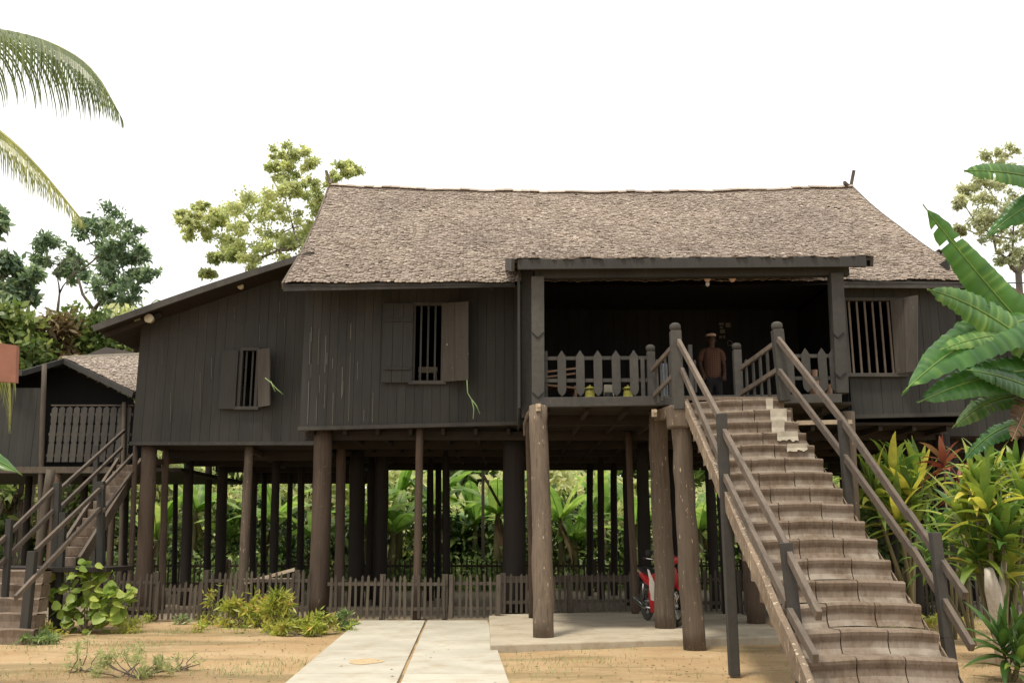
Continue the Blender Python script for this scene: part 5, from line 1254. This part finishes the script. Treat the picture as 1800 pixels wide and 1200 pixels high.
# ================================================================== MOTORBIKE
def motorbike():
    f = aZ(1181, 1102, .09); ang = math.atan2(-.985, .17)   # heading
    root = thing('motorbike', 'red and white motorbike parked under the house behind the round pillar', 'motorbike', (f.x, f.y, .09))
    S = 1.03
    ca, sa_ = math.cos(ang), math.sin(ang)
    def W(x, y, z):    # x forward from front axle, y left, z up
        x *= S; y *= S; z *= S
        return Vector((f.x + .01 + x * ca - y * sa_, f.y + .03 + x * sa_ + y * ca, .09 + z))
    st_a = R(24)
    def WS(x, y, z):
        x += .12; return W(x * math.cos(st_a) - y * math.sin(st_a) - .12, x * math.sin(st_a) + y * math.cos(st_a), z)
    def TB(pts, r, name, mat, par=root, n=8, W=W):
        mb = MB(.5); mb.tube([W(*p) for p in pts], [q * S for q in r] if hasattr(r, '__len__') else r * S, n); return mb.build(name, M[mat], par, smooth=True)
    for nm, cx in (('front', 0), ('rear', -1.22)):
        mb = MB(.5); R_, r_ = .265, .038; rows = []; W0 = W; Wf = WS if cx == 0 else W0
        steer = .0
        for i in range(33):
            a = 2 * math.pi * i / 32; rows.append([Wf(cx + math.cos(a) * (R_ + r_ * math.cos(b)), r_ * math.sin(b), .303 + math.sin(a) * (R_ + r_ * math.cos(b))) for b in [2 * math.pi * k / 8 for k in range(9)]])
        mb.strip(rows); wh = mb.build('wheel', M['tyre'], root, smooth=True)
        mb = MB(.5); rows = []
        for i in range(33):
            a = 2 * math.pi * i / 32; rows.append([Wf(cx + math.cos(a) * q, y, .303 + math.sin(a) * q) for q, y in ((.225, -.02), (.205, -.015), (.205, .015), (.225, .02))])
        mb.strip(rows)
        for i in range(16):
            a = 2 * math.pi * i / 16; mb.tube([Wf(cx, .02 * (-1)**i, .303), Wf(cx + math.cos(a) * .21, 0, .303 + math.sin(a) * .21)], .0025, 4)
        mb.tube([Wf(cx, -.05, .303), Wf(cx, .05, .303)], .035 * S, 10); mb.build('rim', M['steel'], wh)
    for s in (-1, 1): TB([(0, s * .065, .303), (-.10, s * .065, .62)], .017, 'fork', 'steel', W=WS)
    # front mudguard
    mb = MB(.5); rows = []
    for i in range(13):
        a = R(20 + 120 * i / 12); rows.append([WS(math.cos(a) * .33, y, .303 + math.sin(a) * (.33 - abs(y) * .6)) for y in (-.06, -.03, 0, .03, .06)])
    mb.strip(rows); mb.build('mudguard', M['red'], root, smooth=True)
    # leg shields: curved panels, red with white swoosh
    def panel(sec, name, mat, par=root, th=.02):
        mb = MB(.5); rows = [[W(*p) for p in r_] for r_ in sec]; mb.strip(rows); mb.strip([[p + Vector((.004, .012, 0)) for p in r_] for r_ in rows][::-1]); return mb.build(name, M[mat], par, smooth=True)
    for s in (-1, 1):
        sh = panel([[(-.10, s * .05, .80), (-.13, s * .14, .80), (-.20, s * .22, .78)], [(-.06, s * .06, .66), (-.14, s * .17, .64), (-.26, s * .26, .62)], [(-.10, s * .07, .50), (-.20, s * .18, .46), (-.34, s * .25, .44)], [(-.22, s * .08, .34), (-.30, s * .16, .30), (-.42, s * .21, .28)], [(-.34, s * .07, .20), (-.42, s * .13, .18), (-.52, s * .16, .18)]], 'leg_shield', 'red')
        panel([[(-.18, s * .31, .86), (-.17, s * .285, .84)], [(-.16, s * .29, .70), (-.10, s * .23, .66)], [(-.20, s * .28, .56), (-.10, s * .15, .52)], [(-.27, s * .24, .46), (-.17, s * .12, .42)], [(-.33, s * .22, .38), (-.23, s * .14, .36)]], 'stripe', 'white', sh)
    # headstock fairing and headlight
    mb = MB(.5); 
    rows = [[W(-.12 + .12 * math.cos(b) * q, .17 * math.sin(b) * q, z) for b in [2 * math.pi * k / 12 for k in range(13)]] for z, q in ((.90, .5), (.96, 1.1), (1.02, 1.15), (1.06, .7), (1.07, .1))]
    mb.strip(rows); cw = mb.build('handlebar_cowl', M['red'], root, smooth=True)
    mb = MB(.5); mb.lathe((0, 0, 0), [(.01, .0), (.05, .0), (.065, -.03)], 14, 'Y'); c0_ = W(.0, 0, .99)
    mb.v = [tuple(Vector(v) * S + c0_) for v in mb.v]; mb.build('headlight', M['glass'], cw, smooth=True)
    mb = MB(.5); rows = [[W(-.04 + .05 * q, y * q, z) for y in (-.10, -.05, 0, .05, .10)] for z, q in ((.88, .9), (.78, 1.1), (.66, 1.0), (.56, .6))]; mb.strip(rows); mb.build('front_cover', M['red'], root, smooth=True)
    TB([(-.16, -.36, 1.02), (-.14, -.2, 1.0), (-.13, 0, .98), (-.14, .2, 1.0), (-.16, .36, 1.02)], .013, 'handlebar', 'steel')
    for s in (-1, 1):
        TB([(-.16, s * .26, 1.01), (-.165, s * .37, 1.02)], .02, 'grip', 'black')
        TB([(-.12, s * .22, 1.02), (-.12, s * .27, 1.08)], .006, 'mirror_arm', 'black')
        mb = MB(.5); c_ = W(-.12, s * .30, 1.10); mb.lathe(c_, [(.01, -.015), (.05, -.01), (.055, .01), (.01, .02)], 12, 'Y'); mb.build('mirror', M['black'], root)
        TB([(-.06, s * .20, .97), (-.03, s * .24, .97)], .028, 'indicator', 'yellow')
    # frame, seat, tail
    TB([(-.14, 0, .9), (-.3, 0, .55), (-.5, 0, .42), (-.8, 0, .5), (-1.1, 0, .62)], [.04, .05, .06, .05, .03], 'frame', 'black')
    mb = MB(.5); rows = [[W(x, w * c_, z + h * s_) for c_, s_ in [(math.cos(b), math.sin(b)) for b in [2 * math.pi * k / 12 for k in range(13)]]] for x, w, z, h in ((-.55, .05, .72, .02), (-.60, .10, .74, .04), (-.8, .13, .76, .05), (-1.1, .13, .80, .05), (-1.38, .10, .83, .03), (-1.44, .02, .83, .01))]
    mb.strip(rows); mb.build('seat', M['black'], root, smooth=True)
    mb = MB(.5); rows = [[W(x, w * c_, z + h * s_) for c_, s_ in [(math.cos(b), math.sin(b)) for b in [2 * math.pi * k / 12 for k in range(13)]]] for x, w, z, h in ((-.5, .06, .52, .05), (-.65, .12, .60, .10), (-.95, .13, .66, .10), (-1.3, .10, .74, .07), (-1.5, .04, .78, .03))]
    mb.strip(rows); mb.build('tail_body', M['red'], root, smooth=True)
    TB([(-.55, -.02, .30), (-.75, -.02, .32)], .10, 'engine', 'steel', n=12)
    TB([(-.6, -.12, .24), (-.9, -.14, .24), (-1.4, -.15, .34)], [.018, .035, .04], 'exhaust', 'steel')
    TB([(-1.22, -.07, .303), (-1.05, -.1, .6)], .02, 'shock_absorber', 'steel'); TB([(-1.22, .07, .303), (-1.05, .1, .6)], .02, 'shock_absorber', 'steel')
    TB([(-.7, .08, .25), (-.72, .22, .0)], .012, 'side_stand', 'black'); TB([(-1.3, 0, .60), (-1.5, 0, .58), (-1.58, 0, .42)], .03, 'rear_mudguard', 'black')
motorbike()

# ================================================================== PERSON
def skinned(name, joints, edges, mat, parent, sub=2, origin=None):
    o = ORG[parent.name] if parent else Vector(origin)
    me = bpy.data.meshes.new(name); me.from_pydata([tuple(Vector(j[0]) - o) for j in joints], edges, []); me.update()
    ob = bpy.data.objects.new(name, me); C.objects.link(ob)
    if parent: ob.parent = parent
    else: ob.location = o
    ORG[ob.name] = o
    m = ob.modifiers.new('skin', 'SKIN'); m.use_smooth_shade = True
    for i, j in enumerate(joints):
        v = me.skin_vertices[0].data[i]; r = j[1]; v.radius = (r, r) if not hasattr(r, '__len__') else r; v.use_root = (i == 0)
    s = ob.modifiers.new('subdivision', 'SUBSURF'); s.levels = sub; s.render_levels = sub
    me.materials.append(mat); return ob
def person():
    px = aY(1252, 640, 17.2).x; fy = 17.2; z0 = 3.515
    def W(x, y, z): return Vector((px + x, fy + y, z0 + z))
    J = [(W(0, 0, .90), (.155, .11)), (W(0, 0, 1.08), (.13, .10)), (W(0, .01, 1.28), (.165, .11)), (W(0, .01, 1.38), (.10, .08)), (W(0, 0, 1.45), .052), (W(0, -.01, 1.53), (.070, .085)), (W(0, -.005, 1.60), (.078, .092)), (W(0, 0, 1.67), (.06, .07))]
    E = [(i, i+1) for i in range(7)]
    for s in (-1, 1):
        b = len(J); J += [(W(s * .17, .01, 1.36), .052), (W(s * .225, .03, 1.12), .042), (W(s * .20, -.10, .92), .032), (W(s * .19, -.13, .86), (.035, .02))]
        E += [(3, b), (b, b+1), (b+1, b+2), (b+2, b+3)]
        for k, (dx, l) in enumerate(((-.03, .065), (-.012, .075), (.008, .072), (.026, .058))):
            c = len(J); J += [(W(s * .19 + dx, -.135, .82), .009), (W(s * .19 + dx, -.14, .86 - l), .008)]; E += [(b+3, c), (c, c+1)]
        c = len(J); J += [(W(s * .19 - s * .04, -.15, .85), .010), (W(s * .19 - s * .05, -.165, .81), .009)]; E += [(b+2, c), (c, c+1)]
        l = len(J); J += [(W(s * .09, 0, .82), .085), (W(s * .10, -.01, .48), .058), (W(s * .105, .01, .10), .038), (W(s * .11, -.10, .03), (.04, .025))]; E += [(0, l), (l, l+1), (l+1, l+2), (l+2, l+3)]
    body = skinned('person', J, E, M['skin'], None, origin=W(0, 0, 0))
    tag(body, 'person in brown checked shirt and dark trousers standing on the veranda above the stairs', 'person')
    JS = [(W(0, 0, .80), (.18, .135)), (W(0, 0, .95), (.175, .13)), (W(0, 0, 1.1), (.165, .125)), (W(0, .01, 1.28), (.19, .135)), (W(0, .01, 1.39), (.11, .09))]; ES = [(0, 1), (1, 2), (2, 3), (3, 4)]
    for s in (-1, 1):
        b = len(JS); JS += [(W(s * .18, .01, 1.355), .072), (W(s * .225, .025, 1.17), .064)]; ES += [(4, b), (b, b+1)]
    skinned('shirt', JS, ES, M['shirt'], body)
    JT = [(W(0, 0, .92), (.165, .12)), (W(0, 0, .84), (.16, .115))]; ET = [(0, 1)]
    for s in (-1, 1):
        b = len(JT); JT += [(W(s * .09, 0, .76), .10), (W(s * .10, -.01, .48), .075), (W(s * .105, .01, .08), .06)]; ET += [(1, b), (b, b+1), (b+1, b+2)]
    skinned('trousers', JT, ET, M['trousers'], body)
    skinned('hair', [(W(0, .045, 1.60), (.078, .07)), (W(0, .02, 1.67), (.088, .088)), (W(0, .0, 1.71), (.06, .06))], [(0, 1), (1, 2)], M['hair'], body)
    # face: eyes, nose, mouth, ears (turned away from the camera's brightest side)
    mb = MB(.5)
    for s in (-1, 1):
        mb.lathe(W(s * .03, -.088, 1.60), [(.002, -.004), (.010, 0), (.010, .004), (.002, .008)], 8, 'Y')
    mb.build('eye', M['hair'], body)
    mb = MB(.5); mb.tube([W(0, -.09, 1.595), W(0, -.108, 1.565)], [.007, .013], 6); 
    for s in (-1, 1): mb.tube([W(s * .078, 0, 1.61), W(s * .082, .005, 1.57)], [.014, .012], 6)
    mb.build('nose_and_ears', M['skin'], body); mb = MB(.5); mb.tube([W(-.022, -.092, 1.535), W(0, -.098, 1.533), W(.022, -.092, 1.535)], .005, 5); mb.build('mouth', M['rust'], body)
    mb = MB(.5); mb.lathe(W(-.045, -.0, 1.655), [(.088, -.0), (.095, .01), (.095, .035), (.085, .045)], 18); 
    mb.v = [(v[0] + .045, v[1], v[2]) for v in mb.v]; mb.build('headband', M['pink'], body)
person()

# ================================================================== SMALL THINGS
def bell_lamp(px, py, Y, label, bulb=True, S=1.0, tilt=None):
    p = aY(px, py, Y); t_ = thing('lamp', label, 'lamp', p, None)
    mb = MB(.5); mb.lathe(p, [(.07 * S, .0), (.075 * S, -.02 * S), (.045 * S, -.07 * S), (.025 * S, -.10 * S)], 14); mb.build('socket', M['pink'], t_, smooth=True)
    if bulb: mb = MB(.5); mb.lathe(p + Vector((0, 0, -.09 * S)), [(.02 * S, 0), (.035 * S, -.03 * S), (.035 * S, -.06 * S), (.015 * S, -.085 * S)], 12); mb.build('bulb', M['glass'], t_, smooth=True)
bell_lamp(1243, 485, 14.5, 'left of the two ceiling lamps under the veranda lintel, with a bulb below its socket')
bell_lamp(1287, 485, 14.5, 'right of the two ceiling lamps under the veranda lintel, bare socket without a long bulb', False)
def spot(px, py, Y, r, l, label):
    p = aY(px, py, Y); t_ = thing('floodlight', label, 'light', p)
    mb = MB(.5); mb.lathe(p, [(r * .7, 0), (r * .9, .02), (r, l * .6), (r * 1.08, l), (r * .95, l + .005)], 16, 'Y'); mb.build('housing', M['ceramic'], t_, smooth=True)
    mb = MB(.5); mb.beam(p + Vector((0, .02, 0)), p + Vector((0, .3, .1)), .03, .03); mb.build('arm', M['post'], t_)
spot(266, 562, 18.2, .085, .14, 'larger off-white floodlight under the left eave of the wing'); spot(245, 564, 18.3, .06, .10, 'smaller brownish floodlight at the tip of the wing eave'); spot(425, 505, 18.4, .06, .10, 'single small floodlight high on the wing wall under the sloping roof')
# twine on shutters
def twine(pts, Y, label, base):
    mb = MB(.5)
    for l in pts: mb.tube([aY(x, y, Y) for x, y in l], .011, 5)
    tag(mb.build('twine', M['string'], origin=aY(*base, Y), smooth=True), label, 'twine')
twine([[(821, 668), (822, 690), (829, 702), (833, 718), (832, 736)], [(829, 702), (837, 712), (844, 727)]], 17.0, 'forked green twine hanging from the open shutter of the main house window', (821, 668))
twine([[(466, 664), (476, 672), (487, 684), (498, 693)], [(476, 670), (484, 688)]], 18.3, 'green twine tied to the open shutter of the wing window', (466, 664))
# black cable at right
mb = MB(.5); cb = [aY(1488, 490, 13.9), aY(1560, 496, 13.5), aY(1640, 499, 13), aY(1720, 498, 12), aY(1800, 497, 11), aY(1900, 490, 10)]
mb.tube(cb, .008, 5); tag(mb.build('cable', M['wire'], origin=cb[0]), 'thin black cable sagging from the veranda canopy toward the right edge', 'cable')
# notices and ring on the inner wall
for i, (px, py, w, h) in enumerate([(1268, 569, 9, 4), (1280, 571, 9, 8), (1268, 575, 6, 4), (1270, 582, 9, 7), (1267, 592, 5, 4), (1273, 592, 3, 5)]):
    c = aY(px, py, YV - .03); W_, H_ = w / F * YV * .5, h / F * YV * .5; mb = MB(.5); mb.box(c.x - W_, c.x + W_, YV - .03, YV - .02, c.z - H_, c.z + H_)
    tag(mb.build('notice', M['paper'], origin=c), ['small grey notice, top left of the cluster on the veranda wall', 'squarish grey notice at the top right of the cluster on the veranda wall', 'narrow grey notice second from the top in the left column on the veranda wall', 'wide grey notice in the middle of the cluster on the veranda wall', 'tiny notice at the bottom left of the cluster on the veranda wall', 'tiny upright notice at the bottom right of the cluster on the veranda wall'][i], 'notice', 'notices on the veranda wall')
c = aY(1283, 603, YV - .04); mb = MB(.5); mb.tube([c + Vector((math.cos(a) * .055, 0, math.sin(a) * .055)) for a in [2 * math.pi * k / 16 for k in range(17)]], .008, 6, cap=False); tag(mb.build('ring', M['paper'], origin=c), 'grey ring hanging on the veranda wall below the notices', 'ring')
# yellow bowls on the veranda floor, on stools
def bowl(px, py, label):
    p = aY(px, py, 14.55); t_ = thing('pot', label, 'pot', (p.x, p.y, 3.515), 'yellow pots on the veranda')
    mb = MB(.5); h = p.z - 3.515 + .0
    mb.lathe((p.x, p.y, 3.515), [(.10, 0), (.12, .02), (.085, h * .45), (.075, h + .0), (.07, h + .07)], 16); mb.build('body', M['yellow'], t_, smooth=True); mb = MB(.5); mb.lathe((p.x, p.y, 3.515 + h + .071), [(.085, 0), (.09, .012), (.05, .04), (.012, .05), (.012, .07)], 16); mb.build('lid', M['yellow'], t_, smooth=True)
bowl(1037, 692, 'left yellow pot behind the veranda pickets'); bowl(1104, 692, 'right yellow pot behind the veranda pickets')
# box on stool
p = aY(1069, 683, 14.9); mb = MB(.5); mb.box(p.x - .07, p.x + .09, 14.85, 15.0, 3.515, p.z + .06); tag(mb.build('box', M['ceramic'], origin=(p.x, 14.9, 3.515), bevel=.006), 'pale box on the veranda floor between the two yellow pots', 'box')
p = aY(1070, 690, 14.5); mb = MB(.5); mb.lathe((p.x, 14.5, 3.515), [(.05, 0), (.07, .03), (.075, .12), (.06, .15), (.065, .17)], 14); tag(mb.build('pot', M['black'], origin=(p.x, 14.5, 3.515), smooth=True), 'small black pot in front of the pale box on the veranda', 'pot')
# reclining wooden chair behind railing at left
ch = thing('chair', 'low wooden slatted chair on the veranda behind the leftmost pickets', 'chair', (.75, 15.0, 3.515))
mb = MB(); mb.beam((.55, 15, 3.85), (1.05, 15, 3.80), .5, .03); mb.build('seat', M['ply'], ch)
mb = MB()
for i in range(4): mb.beam((.52 - i * .03, 14.75, 3.9 + i * .11), (.52 - i * .03, 15.25, 3.9 + i * .11), .03, .07)
mb.build('backrest', M['ply'], ch)
for x, y in ((.55, 14.78), (.55, 15.22), (1.02, 14.78), (1.02, 15.22)):
    mb = MB(); mb.beam((x, y, 3.515), (x, y, 3.84), .04, .04, up=(0, 1, 0)); mb.build('leg', M['ply'], ch)
mb = MB(); mb.beam((.48, 14.75, 4.05), (1.05, 14.75, 4.12), .04, .03); mb.beam((.48, 15.25, 4.05), (1.05, 15.25, 4.12), .04, .03); mb.build_each('armrest', M['ply'], ch)
# pale blue cloth by the railing
p = aY(1168, 660, 14.6); mb = MB(.5); mb.strip([[Vector((p.x - .05 + .1 * i / 6, 14.6 + .02 * math.sin(i * 2.1), 3.55 + z)) for i in range(7)] for z in (0, .3, .62)]); mb.strip([[Vector((p.x - .05 + .1 * i / 6, 14.612 + .02 * math.sin(i * 2.1), 3.55 + z)) for i in range(7)] for z in (.62, .3, 0)]); tag(mb.build('cloth', M['cloth'], origin=p), 'pale blue cloth hanging behind the veranda rail left of the stair head', 'cloth')
# vases on the right part of the veranda
for px, lab, hh in ((1432, 'taller beige vase behind the right veranda pickets', .62), (1458, 'shorter beige vase behind the right veranda pickets', .38)):
    p = aY(px, 660, 15.0); mb = MB(.5); mb.lathe((p.x, 15.0, 3.515), [(.06, 0), (.10, hh * .3), (.09, hh * .6), (.04, hh * .8), (.05, hh)], 16); tag(mb.build('vase', M['ply'], origin=(p.x, 15, 3.515), smooth=True), lab, 'vase')
# a wooden chair seen through the window bars
p = aY(752, 650, 18.4); ch2 = thing('chair', 'wooden chair whose top rail shows behind the bars of the main house window', 'chair', (p.x, 18.4, 3.58))
mb = MB(); mb.box(p.x - .19, p.x + .19, 18.38, 18.42, p.z - .06, p.z + .06); mb.build('top_rail', M['plank'], ch2)
mb = MB(); mb.box(p.x - .19, p.x + .19, 18.40, 18.82, 4.0, 4.04); mb.build('seat', M['ply'], ch2)
for dx, y, zt in ((-.17, 18.41, p.z), (.17, 18.41, p.z), (-.17, 18.8, 4.0), (.17, 18.8, 4.0)): mb = MB(); mb.beam((p.x + dx, y, 3.58), (p.x + dx, y, zt), .035, .035, up=(0, 1, 0)); mb.build('leg', M['ply'], ch2)
# pale plank and bench by the fence
a, b = aY(505, 1012, 17.9), aY(432, 1025, 18.1); rk = thing('trestle', 'low trestle of pale planks standing behind the fence under the wing', 'trestle', (a.x, 18, 0))
mb = MB(); mb.beam(aY(395, 1019, 18.2), aY(520, 1017, 18.2), .25, .03); mb.build('top', M['plank'], rk)
for px in (400, 455, 512): q = aY(px, 1020, 18.2); mb = MB(); mb.beam((q.x, 18.2, 0), (q.x, 18.2, q.z - .02), .05, .05, up=(0, 1, 0)); mb.build('leg', M['plank'], rk)
mb = MB(); mb.beam(aY(430, 1024, 17.95), aY(518, 1000, 17.95), .03, .06); tag(mb.build('plank', M['plank'], origin=aY(430, 1024, 17.95)), 'pale plank leaning at a slant on the trestle behind the fence', 'plank')
tb2 = thing('bench', 'long pale bench under the house behind the front fence, left of the thick post', 'bench', (-3, 20, 0))
q0, q1 = aY(600, 1022, 20), aY(690, 1022, 20); mb = MB(); mb.beam(q0, q1, .35, .04); mb.build('seat', M['fence'], tb2)
for q in (q0, q1): mb = MB(); mb.beam((q.x, 20, 0), (q.x, 20, q.z - .02), .05, .3, up=(0, 1, 0)); mb.build('leg', M['fence'], tb2)
# leaning pole and cross frame beyond the house
fr = thing('pole_frame', 'pale timber frame with a slanting brace standing among the bananas behind the rear fence', 'frame', (aY(850, 1000, 28).x, 28, 0))
for l in (((849, 1010), (849, 820)), ((920, 1010), (920, 820))): mb = MB(); a, b = aY(*l[0], 28), aY(*l[1], 28); mb.beam((a.x, 28, 0), b, .09, .09, up=(0, 1, 0)); mb.build('upright', M['fence'], fr)
mb = MB(); mb.beam(aY(845, 823, 28), aY(930, 823, 28), .09, .12); mb.build('crossbar', M['fence'], fr); mb = MB(); mb.beam(aY(850, 835, 27.9), aY(880, 890, 27.9), .06, .08); mb.build_each('brace', M['post'], fr)
# reddish board jutting in at the left edge
bd = thing('signboard', 'plain reddish brown board jutting in at the left edge in front of the palm frond', 'board', (-4.2, 6.5, 0))
a, b = aY(-90, 598, 6.5), aY(28, 670, 6.5); mb = MB(.5); c1_, c2_, c3_, c4_ = aY(-90, 664, 6.5), aY(27, 672, 6.4), aY(29, 607, 6.4), aY(-90, 590, 6.5)
mb.prism([c1_, c2_, c3_, c4_], (.0, .04, 0)); mb.build('panel', M['rust'], bd)
mb = MB(.5); mb.beam((a.x + .02, 6.56, 0), (a.x + .02, 6.56, a.z + .1), .07, .07, up=(0, 1, 0)); mb.build('upright', M['post'], bd)
print('objects', len(bpy.data.objects))
